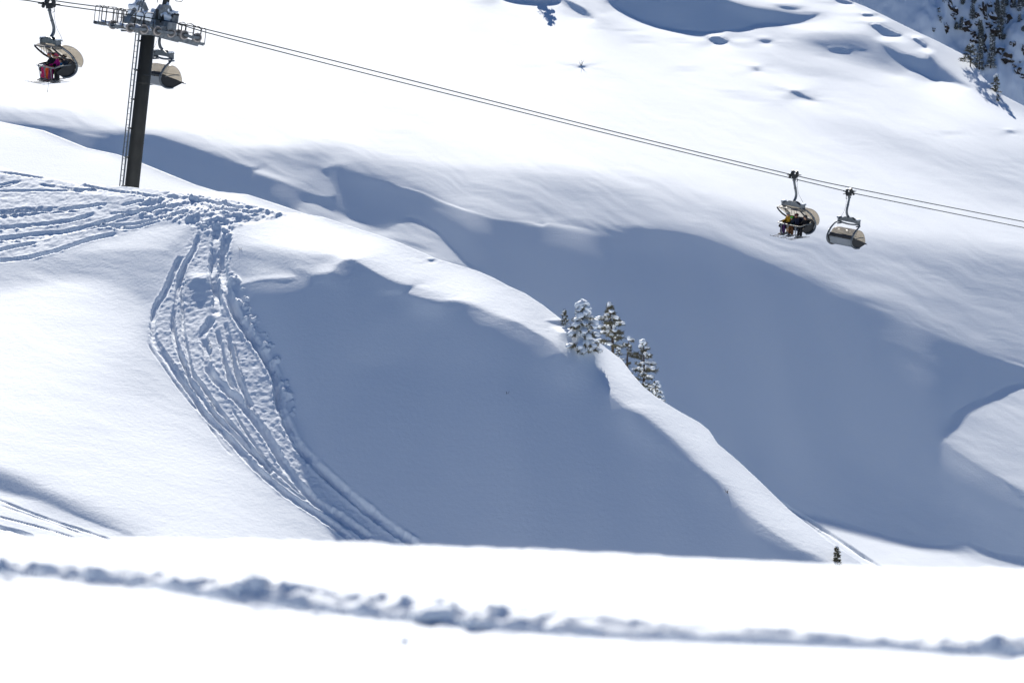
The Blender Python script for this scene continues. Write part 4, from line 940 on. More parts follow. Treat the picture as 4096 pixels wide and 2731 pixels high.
    if loaded:
        mb.tube([(-W2 - .03, -.55, -3.02), (-W2 - .03, -.1, -3.05), (-W2 + .02, .28, -3.14), (-W2 + .2, .34, -3.16), (0, .34, -3.17), (W2 - .2, .34, -3.16), (W2 - .02, .28, -3.14), (W2 + .03, -.1, -3.05), (W2 + .03, -.55, -3.02)], .034, 8, sub=3)
        sb = mb.build("restraint_bar", M['bar'], root)
        for x in (-.62, .12, .74):
            m_ = MB(); m_.tube([(x - .16, .34, -3.17), (x - .03, .34, -3.28), (x, .33, -3.42), (x + .01, .30, -3.80), (x, .22, -3.92)], [.028, .03, .028, .026, .026], 8, sub=3); m_.tube([(x + .16, .34, -3.17), (x + .03, .34, -3.28), (x, .33, -3.42)], [.028, .03, .028], 8, sub=3)
            m_.tube([(x - .17, .22, -3.93), (x + .17, .22, -3.93)], .03, 8); m_.build("footrest", M['bar'], sb)
    else:
        mb.tube([(-W2 - .03, -.5, -3.0), (-W2 - .02, .1, -2.95), (-W2 + .1, .42, -3.0), (0, .46, -3.02), (W2 - .1, .42, -3.0), (W2 + .02, .1, -2.95), (W2 + .03, -.5, -3.0)], .03, 8, sub=3)
        sb = mb.build("restraint_bar", M['bar'], root)
        m_ = MB(); m_.tube([(-W2 + .15, .5, -3.5), (-W2 + .15, .82, -3.52)], .02, 6); m_.tube([(W2 - .15, .55, -3.35), (W2 - .15, .65, -3.45), (W2 - .15, .85, -3.5)], .02, 6); m_.build("footrest", M['dark'], sb)
    return root
def hang(root, p, forward):
    f = Vector((forward.x, forward.y, 0)).normalized(); up = Vector((0, 0, 1)); x = f.cross(up)
    root.location = p; root.rotation_euler = Matrix((x, f, up)).transposed().to_euler()
UPHILL, DOWNHILL = -HD, HD
ch_l = make_chair("chairlift_chair", "chairlift chair with raised beige bubble carrying riders in bright trousers, left of the pylon", True)
ch_r = copy_tree(ch_l); ch_r["label"] = "chairlift chair with raised beige bubble carrying riders in yellow and black, far right"
ch_e = make_chair("chairlift_chair", "empty chairlift chair seen from behind, bubble closed, half hidden behind the pylon", False)
ch_f = copy_tree(ch_e); ch_f["label"] = "empty chairlift chair seen from behind, pale back panel and closed bubble, rightmost on the line"
GRIPS = {'l': on_plan(T_near, 197, 17), 'r': on_plan(T_near, 3177, 701), 'e': on_plan(FARB, 648, 78), 'f': on_plan(FARB, 3398, 771)}
hang(ch_l, GRIPS['l'], UPHILL); hang(ch_r, GRIPS['r'], UPHILL); hang(ch_e, GRIPS['e'], DOWNHILL); hang(ch_f, GRIPS['f'], DOWNHILL)
# ------------------------------------------------------------------ riders
CLOTH = {}
def cloth(col):
    k = tuple(col)
    if k not in CLOTH: CLOTH[k] = mat("fabric", col, .8, 0, .35, 7, .3, 40, .2)
    return CLOTH[k]
def person(label, jacket, trousers, glove, kid=False, lean_f=0.0, head_turn=0.0, arm_l='bar', arm_r='bar', hood=None, knees=0.0):
    """seated rider, hip on the bench, shins hanging; local +y is where the chair faces"""
    k = .72 if kid else .96
    root = empty("person"); tag(root, label, "person", "riders on the chairlift")
    hip = Vector((0, -.36, -3.40 + .10 * k)); L = k
    ch = hip + Vector((0, -.05 + lean_f * .5, .33)) * L; nk = hip + Vector((0, -.02 + lean_f, .52)) * L; hd = nk + Vector((.02 * math.sin(head_turn), .05, .16)) * L
    bones = []   # (a, b, ra, rb, slot)   slots: 0 jacket 1 trousers 2 skin 3 glove
    def B(a, b, ra, rb, sl): bones.append((Vector(a), Vector(b), ra * L, rb * L, sl))
    B(hip + Vector((0, 0, -.02)), hip + Vector((0, -.02, .16)) * 1, .165, .150, 0); B(hip + Vector((0, -.02, .16)), ch, .150, .170, 0); B(ch, nk - Vector((0, 0, .05 * L)), .170, .10, 0)
    B(nk - Vector((0, 0, .04)), hd, .062, .075, 2); B(hd + Vector((0, .02, -.03)) * 1, hd + Vector((0, .0, .05)), .090, .100, 2); B(hd + Vector((0, .085, -.01)) * L, hd + Vector((0, .10, -.03)) * L, .022, .02, 2)
    joints = {}
    for s in (-1, 1):
        sh = ch + Vector((s * .17, .0, .13)) * L; mode = arm_r if s > 0 else arm_l
        if mode == 'bar': el = sh + Vector((s * .08, .16, -.22)) * L; ha = Vector((hip.x + s * .16 * L, .30, -3.12))
        elif mode == 'lap': el = sh + Vector((s * .08, .10, -.25)) * L; ha = hip + Vector((s * .10, .30, .12)) * L
        else: el = sh + Vector((s * .12, .05, -.26)) * L; ha = hip + Vector((s * .26, .28, .10)) * L
        if (ha - el).length > .30 * L: ha = el + (ha - el).normalized() * .30 * L
        B(ch + Vector((s * .05, 0, .11)) * L, sh, .105, .085, 0); B(sh, el, .078, .060, 0); B(el, ha, .060, .044, 0)
        d = (ha - el).normalized(); B(ha, ha + d * .08 * L, .042, .045, 3)
        joints[s] = (ha, d)
        hp = hip + Vector((s * .095, .02, -.01)) * L; kn = hip + Vector((s * (.12 + .02 * knees), .46, .04)) * L
        an = kn + Vector((s * .01, .05 + .03 * s * knees, -.55)) * L
        B(hp, kn, .112, .080, 1); B(kn, kn + (an - kn) * .45, .080, .082, 1); B(kn + (an - kn) * .45, an + Vector((0, 0, .05)), .082, .092, 1)
        joints[('an', s)] = an
    mb = MB()
    for a, b, ra, rb, sl in bones:
        n_ = 6; pts = [a + (b - a) * i / n_ for i in range(n_ + 1)]
        mb.tube(pts, [ra + (rb - ra) * i / n_ for i in range(n_ + 1)], 12); mb.ball(a, ra, 12, 8); mb.ball(b, rb, 12, 8)
    fing = []
    for s in (-1, 1):
        ha, d = joints[s]; palm = ha + d * .09 * L; side = d.cross(Vector((0, 0, 1))).normalized()
        for q, (off, ln) in enumerate(((-.032, .058), (-.011, .068), (.011, .064), (.032, .050))):
            a = palm + side * off * L; b = a + d * ln * .55 * L + Vector((0, 0, -.008)) * L; c = b + d * ln * .25 * L + Vector((0, 0, -.03)) * L
            mb.tube([a - d * .03 * L, a, b, c], [.0125 * L, .0125 * L, .0115 * L, .009 * L], 6); fing.append((a, c))
        a = ha + d * .03 * L - side * s * .035 * L
        mb.tube([a, a + d * .03 * L - side * s * .035 * L, a + d * .06 * L - side * s * .04 * L + Vector((0, 0, -.02)) * L], [.016 * L, .015 * L, .011 * L], 6)
    body = mb.build("body", [cloth(jacket), cloth(trousers), M['skin'], cloth(glove)], root)
    rm = body.modifiers.new("union", 'REMESH'); rm.mode = 'VOXEL'; rm.voxel_size = .017
    smo = body.modifiers.new("even", 'SMOOTH'); smo.factor = .5; smo.iterations = 2
    dg = bpy.context.evaluated_depsgraph_get(); me = bpy.data.meshes.new_from_object(body.evaluated_get(dg))
    body.modifiers.clear(); old = body.data; body.data = me; bpy.data.meshes.remove(old)
    me.materials.clear()
    for m_ in (cloth(jacket), cloth(trousers), M['skin'], cloth(glove)): me.materials.append(m_)
    nf = len(me.polygons); cen = np.empty(nf * 3); me.polygons.foreach_get("center", cen); cen = cen.reshape(-1, 3)
    best = np.full(nf, 1e9); sl_ = np.zeros(nf, np.int32)
    for a, b, ra, rb, sl in bones:
        a_, d_ = np.array(a), np.array(b - a); t = np.clip(((cen - a_) @ d_) / (d_ @ d_ + 1e-9), 0, 1)
        dd = np.linalg.norm(cen - a_ - t[:, None] * d_, axis=1) - (ra + (rb - ra) * t)
        w = dd < best; best = np.where(w, dd, best); sl_ = np.where(w, sl, sl_)
    # folds: displace the cloth slightly
    co = np.empty(len(me.vertices) * 3); me.vertices.foreach_get("co", co); co = co.reshape(-1, 3)
    no = np.empty(len(me.vertices) * 3); me.vertices.foreach_get("normal", no); no = no.reshape(-1, 3)
    co = co + no * (.010 * fbm(co[:, 2] / .07 + co[:, 0] / .2, co[:, 1] / .12, 3, 17))[:, None]
    me.vertices.foreach_set("co", co.astype(np.float32).ravel())
    me.polygons.foreach_set("material_index", sl_); me.polygons.foreach_set("use_smooth", np.ones(nf, bool)); me.update()
    return root, hd, joints, L
def wear(p, helmet=None, stripe=None, lens=None, hair=None, hat=False, scarf=None):
    root, hd, joints, L = p
    c = hd + Vector((0, -.015, .055)) * L
    m_ = MB(); m_.ball(c, (.128 * L, .145 * L, .125 * L), 18, 12); 
    # cut away the face opening by pushing the lower front back
    v = []
    for (x, y, z) in m_.v:
        if z < c.z - .01 * L and y > c.y: y = c.y + (y - c.y) * .45
        if z < c.z - .07 * L: z = c.z - .07 * L
        v.append((x, y, z))
    m_.v = v; h = m_.build("woolly_hat" if hat else "helmet", cloth(helmet), root)
    if stripe: m_ = MB(); m_.tube([c + Vector((.131 * math.cos(a), .148 * math.sin(a), .015)) * L for a in np.linspace(0, 6.2832, 20)[:-1]], .014 * L, 6, closed=True); m_.build("helmet_stripe", cloth(stripe), h)
    if lens is not None:
        m_ = MB(); vs = []
        for i in range(7):
            a = -1.0 + 2.0 * i / 6; r1 = .118 * L; r2 = .135 * L
            for zz, rr in ((.035, r1), (.030, r2), (-.030, r2), (-.035, r1)): vs.append(hd + Vector((math.sin(a) * rr, math.cos(a) * rr * 1.0 - .0, zz * L + .03 * L)))
        m_.add(vs, [(i * 4 + j, i * 4 + (j + 1) % 4, (i + 1) * 4 + (j + 1) % 4, (i + 1) * 4 + j) for i in range(6) for j in range(4)] + [(0, 1, 2, 3), (27, 26, 25, 24)], 0, True)
        m_.build("goggles", cloth(lens) if lens else M['lens'], root)
    if hair:
        m_ = MB()
        for k in range(7):
            x = -.10 + .033 * k
            m_.tube([hd + Vector((x * .8, -.06, -.02)) * L, hd + Vector((x * 1.1, -.07, -.14)) * L, hd + Vector((x * 1.25, -.01 - .05 * (k % 2), -.28)) * L], [.026 * L, .024 * L, .010 * L], 7, sub=3)
        m_.build("hair", cloth(hair), root)
    if scarf: m_ = MB(); m_.tube([hd + Vector((.078 * math.cos(a), .085 * math.sin(a) - .01, -.125)) * L for a in np.linspace(0, 6.2832, 15)[:-1]], .035 * L, 8, closed=True); m_.build("neck_warmer", cloth(scarf), root)
    for s in (-1, 1):
        a = joints[('an', s)]; m_ = MB()
        m_.tube([a + Vector((0, -.01, .09)) * L, a + Vector((0, .0, -.03)) * L], [.080 * L, .072 * L], 12)
        m_.tube([a + Vector((0, -.07, -.075)) * L, a + Vector((0, .06, -.07)) * L, a + Vector((0, .20, -.09)) * L], [.060 * L, .058 * L, .044 * L], 10)
        m_.box(a + Vector((0, .06, -.125)) * L, (.085 * L, .31 * L, .03 * L))
        for q in (.0, .05): m_.box(a + Vector((0, .07 + q, -.02 - q)) * L, (.15 * L, .02 * L, .018 * L))
        m_.build("ski_boot", M['rubber'], root)
    return root
SKI_COL = {}
def ski(at_, length, yaw, pitch, col, label, place):
    m_ = MB(); n_ = 16; vs = []
    for i in range(n_ + 1):
        t = i / n_; y = (t - .45) * length
        w = .052 - .016 * math.sin(math.pi * t) if t < .88 else .052 * math.sqrt(max(.02, 1 - ((t - .88) / .12) ** 2))
        if t < .06: w = .046 * math.sqrt(max(.05, t / .06))
        z = .02 * math.sin(math.pi * t) + (.11 * ((t - .84) / .16) ** 2 if t > .84 else 0)
        for x, zz in ((-w, 0), (w, 0), (w, .013), (-w, .013)): vs.append((x, y, z + zz))
    m_.add(vs, [(i * 4 + j, i * 4 + (j + 1) % 4, (i + 1) * 4 + (j + 1) % 4, (i + 1) * 4 + j) for i in range(n_) for j in range(4)] + [(0, 1, 2, 3), (n_ * 4 + 3, n_ * 4 + 2, n_ * 4 + 1, n_ * 4)])
    o = m_.build("ski", cloth(col)); tag(o, label, "ski", "skis worn by the riders")
    b_ = MB(); b_.box((0, -.16, .05), (.07, .10, .06), bev=.01); b_.build("heel_binding", M['dark'], o)
    b_ = MB(); b_.box((0, .19, .05), (.07, .09, .055), bev=.01); b_.build("toe_binding", M['dark'], o)
    place(o, at_, yaw, pitch); return o
def seat_on(chair, p, x):
    root = p[0] if isinstance(p, tuple) else p
    Mw = Matrix.Translation(chair.location) @ chair.rotation_euler.to_matrix().to_4x4() @ Matrix.Translation((x, 0, 0))
    root.location = Mw.translation; root.rotation_euler = chair.rotation_euler
def placer(chair, x):
    base = Matrix.Translation(chair.location) @ chair.rotation_euler.to_matrix().to_4x4() @ Matrix.Translation((x, 0, 0))
    def f(o, a, yaw, pitch):
        W = base @ Matrix.Translation(a) @ Matrix.Rotation(yaw, 4, 'Z') @ Matrix.Rotation(pitch, 4, 'X')
        o.location = W.translation; o.rotation_euler = W.to_euler()
    return f
def rider(chair, x, label, short, jk, tr, gl, ski_col, ski_words, kid=False, **kw):
    wkeys = ('helmet', 'stripe', 'lens', 'hair', 'hat', 'scarf'); wk = {q: kw.pop(q) for q in list(kw) if q in wkeys}
    yaws = kw.pop('yaws', (R(3), R(-3))); ln = kw.pop('ski_len', 1.2 if kid else 1.68); pit = kw.pop('pit', R(-3))
    p = person(label, jk, tr, gl, kid, **kw); wear(p, **wk)
    seat_on(chair, p, x)
    for s, side, yw in ((-1, "left", yaws[0]), (1, "right", yaws[1])):
        a = p[2][('an', s)] + Vector((0, .06, -.155)) * p[3]
        ski(a, ln, yw, pit, ski_col, "%s on the %s foot of the %s" % (ski_words, side, short), placer(chair, x))
PINK, ORANGE, PURPLE, LIME, BLACK = (.62, .04, .16), (.85, .13, .03), (.26, .02, .13), (.52, .70, .02), (.012, .012, .015)
WHITE = (.78, .79, .80); GREYD = (.05, .055, .06)
rider(ch_l, .80, "rider with grey helmet and bright pink ski trousers, seated next to the orange trousers", "rider in pink trousers", (.025, .025, .032), PINK, (.30, .31, .36), WHITE, "long white ski", helmet=(.32, .34, .37), stripe=(.55, .05, .10), lens=(.45, .12, .03), arm_l='bar', lean_f=.06, yaws=(R(4), R(2)), scarf=(.18, .17, .17))
rider(ch_l, .34, "rider in black jacket and orange ski trousers between pink and purple trousers", "rider in orange trousers", (.014, .014, .018), ORANGE, BLACK, GREYD, "dark ski", helmet=BLACK, lens=(.50, .16, .03), arm_r='lap', lean_f=.02)
rider(ch_l, -.10, "rider in magenta jacket, pink helmet and dark purple ski trousers", "rider in purple trousers", (.50, .01, .22), PURPLE, (.10, .02, .06), GREYD, "grey ski", helmet=(.45, .06, .13), lens=(.08, .08, .10), arm_l='side', lean_f=.10)
rider(ch_l, -.50, "rider in blue jacket and lime yellow ski trousers", "rider in lime trousers", (.02, .16, .32), LIME, BLACK, (.10, .03, .03), "dark red ski", helmet=(.02, .02, .03), lens=(.40, .12, .03), kid=True, lean_f=.08)
rider(ch_l, -.84, "rider all in black with orange goggles, lowest on the bench beside the lime trousers", "rider in black beside the lime trousers", (.02, .03, .05), BLACK, BLACK, WHITE, "white ski", helmet=(.015, .015, .02), lens=(.50, .16, .04), arm_r='lap', yaws=(R(-4), R(-2)))
YEL, AMBER, BROWN, PLUM = (.50, .27, .015), (.72, .30, .02), (.085, .035, .012), (.060, .022, .10)
rider(ch_r, .86, "rider in mustard yellow jacket with grey helmet, long fair hair and plum trousers", "rider in yellow jacket", YEL, PLUM, BLACK, (.03, .035, .04), "dark ski", helmet=(.36, .38, .40), lens=(.07, .06, .07), hair=(.33, .22, .11), arm_l='bar', arm_r='bar', yaws=(R(5), R(3)))
rider(ch_r, .44, "small child with bright green helmet and amber trousers beside the yellow jacket", "child in green helmet", (.02, .03, .05), AMBER, BLACK, (.05, .055, .06), "short grey ski", helmet=(.16, .52, .03), lens=(.02, .45, .32), kid=True, lean_f=.1, ski_len=1.25)
rider(ch_r, .06, "rider in navy jacket with black and red helmet and brown trousers, arm round the child", "rider in navy jacket", (.012, .018, .042), BROWN, (.04, .36, .38), (.03, .035, .04), "dark ski", helmet=(.03, .012, .015), stripe=(.12, .01, .02), lens=(.10, .02, .03), arm_r='side', arm_l='lap', scarf=(.10, .04, .02), yaws=(R(2), R(-2)))
rider(ch_r, -.78, "rider dressed all in black, seated apart at the lower end of the bench", "rider in black seated apart", (.012, .012, .014), (.010, .010, .012), BLACK, (.03, .032, .035), "long dark ski", helmet=(.02, .02, .022), lens=(.18, .08, .05), arm_r='bar', yaws=(R(-6), R(-3)))
# a ski pole dangling below the left chair
m_ = MB(); m_.tube([(0, 0, 0), (0, 0, -1.05)], [.011, .008], 6); sp = m_.build("ski_pole", M['bar']); tag(sp, "thin grey ski pole hanging down below the lime yellow trousers", "ski pole")
b_ = MB(); b_.disc((0, 0, -.98), (0, 0, 1), .04, .015, 12); b_.build("basket", M['dark'], sp)
b_ = MB(); b_.tube([(0, 0, .12), (0, 0, 0)], .018, 8); b_.build("grip", M['black'], sp)
placer(ch_l, -.42)(sp, Vector((0, .30, -3.40)), 0, R(10)); 
# ------------------------------------------------------------------ trees, rocks, twigs, snow crumbs
def plant_at(G, u, v, sink=.12):
    p = G.hit(u, v); return p - Vector((0, 0, sink)), p
def spray(nb, base, d, ln, rn, dens=26, wid=.018, ntl=.10):
    """a branch clothed in short needles: many narrow leaf blades round it"""
    d = d.normalized(); side = d.cross(Vector((0, 0, 1))); side = side.normalized() if side.length > 1e-4 else Vector((1, 0, 0)); up = side.cross(d)
    for k in range(dens):
        t = (k + rn.random()) / dens; p = base + d * ln * (.15 + .85 * t) - Vector((0, 0, .06 * ln * t * t))
        a = rn.uniform(0, 6.283); o = (side * math.cos(a) + up * math.sin(a)) * ntl * rn.uniform(.6, 1.2) + d * ntl * rn.uniform(.3, .9)
        w = d.cross(o).normalized() * wid
        nb.add([p - w, p + w, p + o + w * .3, p + o - w * .3], [(0, 1, 2, 3)])
def conifer(name, label, cat, G, u, v, height, halfw, seed, kind="snowy", group=None, tilt=0.0, sink=.15, bare=.0, dens=1.0, low=.05, snow=1.0, needle='needle', scale_needle=1.0, pad=1.0, behind=0.0):
    rn = random.Random(seed); base, _ = plant_at(G, u, v, sink)
    if behind: base = base * (1 + behind / base.y)
    root = empty(name, base); tag(root, label, cat, group)
    H = height + sink; tr = MB(); lean_ = Vector((tilt * H, 0, 0))
    ax = lambda t: Vector((0, 0, H * t)) + lean_ * t + Vector((math.sin(t * 5 + seed) * .012 * H, 0, 0))
    r0 = .022 * H + .012
    tr.tube([ax(0) - Vector((0, 0, .3 + .2 * behind)), ax(0), ax(.3), ax(.6), ax(.85), ax(1)], [r0, r0, r0 * .85, r0 * .55, r0 * .3, r0 * .1], 8, sub=2)
    nb = MB(); sn = MB(); bare_b = MB(); nbare = 0
    n_br = int((26 if kind != "thin" else 18) * dens)
    gold = 2.39996
    for i in range(n_br):
        t = low + (1 - low) * ((i + .5) / n_br) ** .9
        prof = {"snowy": (1 - t) ** .8 * 1.0 + .10, "pine": .50 + .62 * math.sin(min(1, (1 - t) * 1.6) * 1.57) - .30 * (t > .8) - .2 * (t < .16), "thin": .42 + .45 * abs(math.sin(t * 9 + seed)), "spire": (1 - t) ** .65 * .9 + .10}[kind]
        ln = halfw * prof * rn.uniform(.72, 1.25)
        a = i * gold + rn.uniform(-.4, .4); p = ax(t)
        d = Vector((math.cos(a), math.sin(a), rn.uniform(-.18, .10) if kind != "pine" else rn.uniform(-.05, .35)))
        if rn.random() < bare:
            q = p + d * ln * .9; bare_b.tube([p, p + d * ln * .5, q], [.012, .008, .003], 4)
            for s_ in range(3): bare_b.tube([p + d * ln * (.3 + .2 * s_), p + d * ln * (.5 + .2 * s_) + Vector((rn.uniform(-.1, .1), rn.uniform(-.1, .1), rn.uniform(-.02, .12))) * ln * 1.6], [.006, .002], 4)
            nbare += 1; continue
        tr.tube([p, p + d * ln * .9], [r0 * .25, .004], 4)
        spray(nb, p, d, ln, rn, int(max(12, 46 * ln / max(halfw, .01)) * dens), .016 * scale_needle, .105 * (H / 2.2) ** .5 * scale_needle)
        for s_ in (-1, 1):      # side twigs
            dd = (d + s_ * d.cross(Vector((0, 0, 1))).normalized() * .8); spray(nb, p + d * ln * .4, dd, ln * .5, rn, int(16 * dens), .016 * scale_needle, .10 * (H / 2.2) ** .5 * scale_needle)
        if rn.random() < .93 * snow:
            m_ = max(1, int(round(ln / halfw * 2.6)))
            for q in range(m_):
                f = (q + .7) / m_ * .95 if m_ > 1 else .7
                c = p + d * ln * f + Vector((rn.uniform(-.05, .05) * ln, rn.uniform(-.05, .05) * ln, .045 * (H / 2.2) ** .5 - .06 * ln * f * f)); rr = pad * halfw * rn.uniform(.13, .25)
                sn.ball(c, (rr * 1.15, rr * .9, rr * rn.uniform(.5, .72)), 11, 8, noise=.2, seed=rn.randint(0, 999), freq=1.8, M=Matrix.Rotation(a, 3, 'Z') @ Matrix.Rotation(-d.z * .5 + .25, 3, 'Y'))
    if kind in ("snowy", "pine", "thin"): sn.ball(ax(1.0) - Vector((0, 0, .01)), (.055 * H * .7, .05 * H * .7, .05 * H), 10, 8, noise=.1, seed=seed)
    tr.build("trunk", M['bark'], root); 
    if nb.v: nb.build("crown", M[needle], root)
    if bare_b.v: bare_b.build("bare_branches", M['bark'], root)
    if sn.v: sn.build("snow_load", M['snowcap'], root)
    return root
def ppm(G, u, v): 
    p = G.hit(u, v); return FPX / (p.y * CB + p.z * SB)
# the clump on the mound's shoulder
GRP = "snow laden conifers on the mound's shoulder"
k1_ = ppm(G1, 2340, 1380)
conifer("conifer", "broad cone shaped conifer wrapped in snow, left in the clump on the mound's shoulder", "tree", G1, 2338, 1392, 190 / k1_, 78 / k1_, 3, "snowy", GRP, -.06, .1, dens=1.6, low=.02)
conifer("young_conifer", "tiny snow dusted conifer poking out left of the broad snowy cone", "tree", G1, 2259, 1288, 50 / k1_, 22 / k1_, 5, "snowy", GRP, dens=.6, snow=.6)
conifer("conifer", "tallest conifer of the shoulder clump, open crown with snow pads and bare lower trunk", "tree", G1, 2452, 1420, 222 / k1_, 58 / k1_, 12, "pine", GRP, -.05, .5, dens=1.1, low=.30, behind=5.5, snow=.8)
conifer("young_conifer", "low snow capped young conifer at the foot of the tallest conifer", "tree", G1, 2474, 1440, 52 / k1_, 30 / k1_, 8, "snowy", GRP, sink=.2, dens=.6, behind=2.2)
conifer("conifer", "thin half bare conifer between the two taller ones of the clump", "tree", G1, 2508, 1490, 150 / k1_, 30 / k1_, 21, "thin", GRP, .02, .5, bare=.38, low=.22, behind=5.0, snow=.7)
conifer("conifer", "narrow conifer with uneven snow pads, rightmost tall tree of the shoulder clump", "tree", G1, 2572, 1552, 200 / k1_, 47 / k1_, 31, "pine", GRP, .02, .5, bare=.2, low=.20, behind=5.0, snow=.82)
conifer("young_conifer", "small snowy conifer low on the slope, right end of the shoulder clump", "tree", G1, 2622, 1585, 62 / k1_, 40 / k1_, 35, "snowy", GRP, sink=.25, dens=.7, behind=2.5)
kk_ = ppm(G1, 3300, 2150)
conifer("young_conifer", "single tiny dark conifer in the snow at the lower right, above the foreground lip", "tree", G1, 3347, 2246, 60 / kk_, 21 / kk_, 44, "snowy", None, dens=.8, snow=.55)
# ridge on the right
GR2 = "trees on the far ridge line"; kr = ppm(G2, 3882, 262)
conifer("pine_tree", "open crowned pine on the far ridge line, beside the taller snowy spruces", "tree", G2, 3880, 268, 88 / kr, 34 / kr, 51, "pine", GR2, dens=.8, snow=.35, scale_needle=1.7, pad=.6, low=.15)
conifer("pine_tree", "small green pine standing alone on the right of the far ridge line", "tree", G2, 3982, 366, 66 / kr, 26 / kr, 53, "spire", GR2, dens=.8, snow=.35, scale_needle=1.5)
conifer("pine_shrub", "little half buried pine shrub below the far ridge line, lower right of the lone pine", "shrub", G2, 3990, 402, 24 / kr, 12 / kr, 55, "spire", GR2, dens=.5, snow=.5, scale_needle=1.4)
conifer("spruce_tree", "spruce above the picture's top edge whose pointed shadow falls on sunny snow", "tree", G2, 2168, -14, 78 / ppm(G2, 2168, 0), 46 / ppm(G2, 2168, 0), 57, "spire", None, dens=.9, snow=.5, scale_needle=1.5)
ks = ppm(G2, 2326, 262)
# leafless shrub and twigs
def twig(name, label, G, u, v, h, seed, n_=7, cat="shrub"):
    rn = random.Random(seed); b, _ = plant_at(G, u, v, .05); m_ = MB()
    for k in range(n_):
        a = rn.uniform(0, 6.28); t = Vector((math.cos(a) * .5, math.sin(a) * .4, 1)) * h * rn.uniform(.5, 1.1)
        m_.tube([Vector((0, 0, -.05)), t * .5 + Vector((rn.uniform(-.1, .1) * h, 0, 0)), t], [.018 * h + .004, .012 * h + .003, .003], 4)
    o = m_.build(name, M['bark']); o.location = b; tag(o, label, cat); return o
twig("leafless_shrub", "small leafless shrub poking out of the bright upper slope, alone left of centre", G2, 2326, 262, 26 / ks, 3, 9)
twig("twig", "tiny dark twig in the shaded hollow, below the clump of conifers", G1, 2030, 1574, 16 / k1_, 5, 5, "twig")
twig("twig", "tiny twig at the lower rim of the mound, in its own little wind scoop", G1, 2909, 1968, 24 / kk_, 6, 6, "twig")
twig("twig", "tiny dry grass tuft beside the right edge of the ski tracks", G1, 963, 1000, 18 / k1_, 7, 5, "twig")
# dark mountainside: rocks and snow-dusted trees
ROCKM = mat("dark_rock", (.030, .024, .020), .9, 0, .4, 1.1, .8, 3, .2, color2=(.072, .055, .040))
def snowy_rock(m):
    nt = m.node_tree; b = nt.nodes["Principled BSDF"]; src = b.inputs["Base Color"].links[0].from_socket
    g = nt.nodes.new("ShaderNodeNewGeometry"); sp = nt.nodes.new("ShaderNodeSeparateXYZ"); nt.links.new(g.outputs["Normal"], sp.inputs[0])
    n = nt.nodes.new("ShaderNodeTexNoise"); n.inputs["Scale"].default_value = 1.6; n.inputs["Detail"].default_value = 6
    tc = nt.nodes.new("ShaderNodeTexCoord"); nt.links.new(tc.outputs["Object"], n.inputs["Vector"])
    ad = nt.nodes.new("ShaderNodeMath"); ad.operation = 'MULTIPLY_ADD'; ad.inputs[1].default_value = .9; nt.links.new(n.outputs["Fac"], ad.inputs[0]); nt.links.new(sp.outputs["Z"], ad.inputs[2])
    rp = nt.nodes.new("ShaderNodeMapRange"); rp.inputs["From Min"].default_value = .86; rp.inputs["From Max"].default_value = .98; nt.links.new(ad.outputs[0], rp.inputs["Value"])
    mx = nt.nodes.new("ShaderNodeMix"); mx.data_type = 'RGBA'; mx.inputs["B"].default_value = (.80, .83, .88, 1)
    nt.links.new(rp.outputs[0], mx.inputs["Factor"]); nt.links.new(src, mx.inputs["A"]); nt.links.new(mx.outputs["Result"], b.inputs["Base Color"])
snowy_rock(ROCKM)
RK = [(860, 150, 60, 130), (805, 120, 60, 170), (815, 235, 55, 60), (840, 290, 40, 55), (720, 430, 60, 130), (1055, 430, 125, 160), (1270, 130, 45, 100), (1330, 190, 50, 210), (1400, 90, 70, 80), (1440, 270, 120, 150),
      (1200, 385, 60, 60), (1400, 395, 90, 80), (1485, 510, 130, 140), (1180, 620, 95, 130), (1150, 522, 70, 60), (1640, 220, 80, 70), (1710, 300, 110, 130), (1540, 810, 150, 120), (1650, 930, 180, 140),
      (1790, 1040, 60, 60), (1840, 1120, 80, 110), (1910, 1200, 60, 65), (1310, 620, 55, 130), (1340, 780, 45, 180), (1620, 570, 45, 80), (1775, 690, 40, 90), (1735, 690, 30, 60), (1340, 290, 50, 90), (1490, 360, 50, 60),
      (1020, 330, 60, 50), (1200, 240, 70, 90), (1150, 180, 50, 70), (1900, 40, 60, 90), (1760, 60, 60, 120), (1890, 970, 40, 30), (990, 30, 40, 60), (1500, 90, 50, 90), (1940, 790, 60, 140)]
where = ["high left in the cliff", "upper left in the cliff", "middle of the cliff", "upper right of the cliff", "lower right end of the cliff band"]
km = ppm(G3, 3950, 120)
for i, (x, y, w, h) in enumerate(RK):
    rn = random.Random(200 + i); u, v = 3600 + x / 3.92, y / 3.92; p = G3.hit(u, v); 
    m_ = MB(); sx, sz = w / 3.92 / km * .62, h / 3.92 / km * .60
    m_.ball((0, 0, 0), (sx, max(sx, sz) * .55, sz), 14, 10, noise=.30, seed=300 + i, freq=1.5)
    vv = []
    for (a, b, c) in m_.v:       # break the faces into flat facets
        q = .22 * sx; f = pnoise(np.array([a / q * .5 + i]), np.array([c / q * .5 + b / q]), 5)[0]; vv.append((a * (1 + .22 * f), b * (1 + .3 * f), c * (1 + .2 * f)))
    m_.v = vv; m_.sm = [False] * len(m_.sm)
    o = m_.build("rock_outcrop", ROCKM); o.location = p + Vector((0, -.2 * sx, 0)); o.rotation_euler = (R(-18), R(rn.uniform(-25, 25)), R(rn.uniform(-30, 30)))
    tag(o, "dark brown rock poking through the snow of the shaded mountainside, top right", "rock", "rocks on the shaded mountainside")
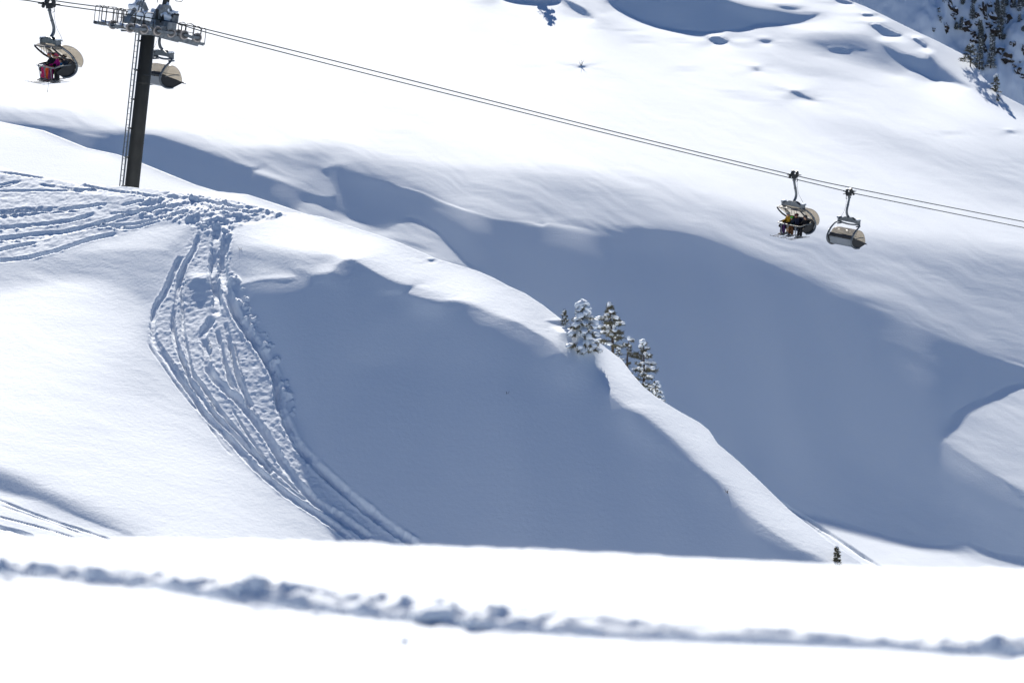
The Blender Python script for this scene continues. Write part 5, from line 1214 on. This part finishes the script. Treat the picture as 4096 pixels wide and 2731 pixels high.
TR3 = [(1570, 620, 640, 60, "spire"), (1860, 190, 200, 60, "spire"), (1800, 120, 130, 44, "spire"), (1880, 345, 110, 44, "spire"), (960, 470, 210, 40, "spire"), (870, 470, 110, 34, "pine"), (1240, 1085, 470, 75, "spire"), (1430, 1055, 530, 85, "spire"),
       (1260, 700, 380, 60, "spire"), (1130, 310, 240, 36, "pine"), (1680, 100, 110, 30, "pine"), (1150, 60, 100, 34, "pine"), (985, 60, 90, 30, "pine"), (1520, 300, 300, 44, "spire"), (620, 330, 90, 44, "thin"), (520, 500, 50, 30, "thin"), (1925, 480, 60, 26, "pine"), (1640, 600, 70, 30, "pine"),
       (1940, 100, 130, 40, "pine"), (690, 60, 90, 50, "thin"), (610, 180, 70, 50, "thin")]
for i, (x, y, h, w, kd) in enumerate(TR3):
    conifer("spruce_tree", ["snow dusted spruce on the shaded rocky mountainside, top right corner", "tall snow covered spruce in front of the rock band, just behind the far ridge line"][1 if h > 400 and y > 800 else 0], "tree",
            G3, 3600 + x / 3.92, y / 3.92, h / 3.92 / km, w / 3.92 / km * .95, 400 + i, kd, "spruces on the shaded mountainside", rn.uniform(-.04, .04), .3, bare=.5 if kd == "thin" else 0, dens=.62 if h < 300 else 1.0, snow=1.0 if kd != 'thin' else .4, needle='needle_d', scale_needle=2.6)
# snow crumbs and blocks lying by the foreground furrow
def chunk(label, u, v, w, hgt, seed, square=False):
    p = GF.hit(u, v); m_ = MB(); px = (p.y * CB + p.z * SB) / FPX
    if square: 
        m_.box((0, 0, hgt * px * .3), (w * px, w * px * .5, hgt * px), bev=w * px * .10); m_.ball((-w * px * .52, 0, hgt * px * .2), (w * px * .3, w * px * .25, hgt * px * .4), 14, 10, noise=.2, seed=seed)
    else: m_.ball((0, 0, hgt * px * .15), (w * px * .5, w * px * .42, hgt * px * .5), 18, 12, noise=.22, seed=seed, freq=1.7)
    o = m_.build("snow_lump", SNOW_NEAR); o.location = p + Vector((0, 0, .012 if square else .004)); o.rotation_euler = (0, 0, R(12)); tag(o, label, "snow lump", "snow lumps by the foreground furrow"); return o
chunk("squarish block of snow standing in the foreground furrow near its middle", 1752, 2478, 130, 56, 1, True)
chunk("rounded snow lump just right of the squarish block in the foreground furrow", 1895, 2496, 105, 60, 2)
chunk("rounded snow lump half lit in the furrow, left of centre", 952, 2352, 62, 46, 3)
chunk("snow lump half lit in the furrow, second from the left", 1085, 2372, 66, 46, 4)
chunk("small snow lump on the near lip of the furrow, left", 868, 2350, 56, 36, 5)
chunk("single dark looking snow crumb on the smooth near snow, far left", 143, 2305, 40, 30, 6)
chunk("tiny snow crumb alone on the smooth snow, lower middle", 1618, 2564, 38, 18, 7)
chunk("single snow crumb on the smooth snow, right of the lower middle one", 2072, 2547, 42, 28, 8)
chunk("faint snow crumb beyond the furrow, right of the block", 1938, 2372, 30, 20, 9)
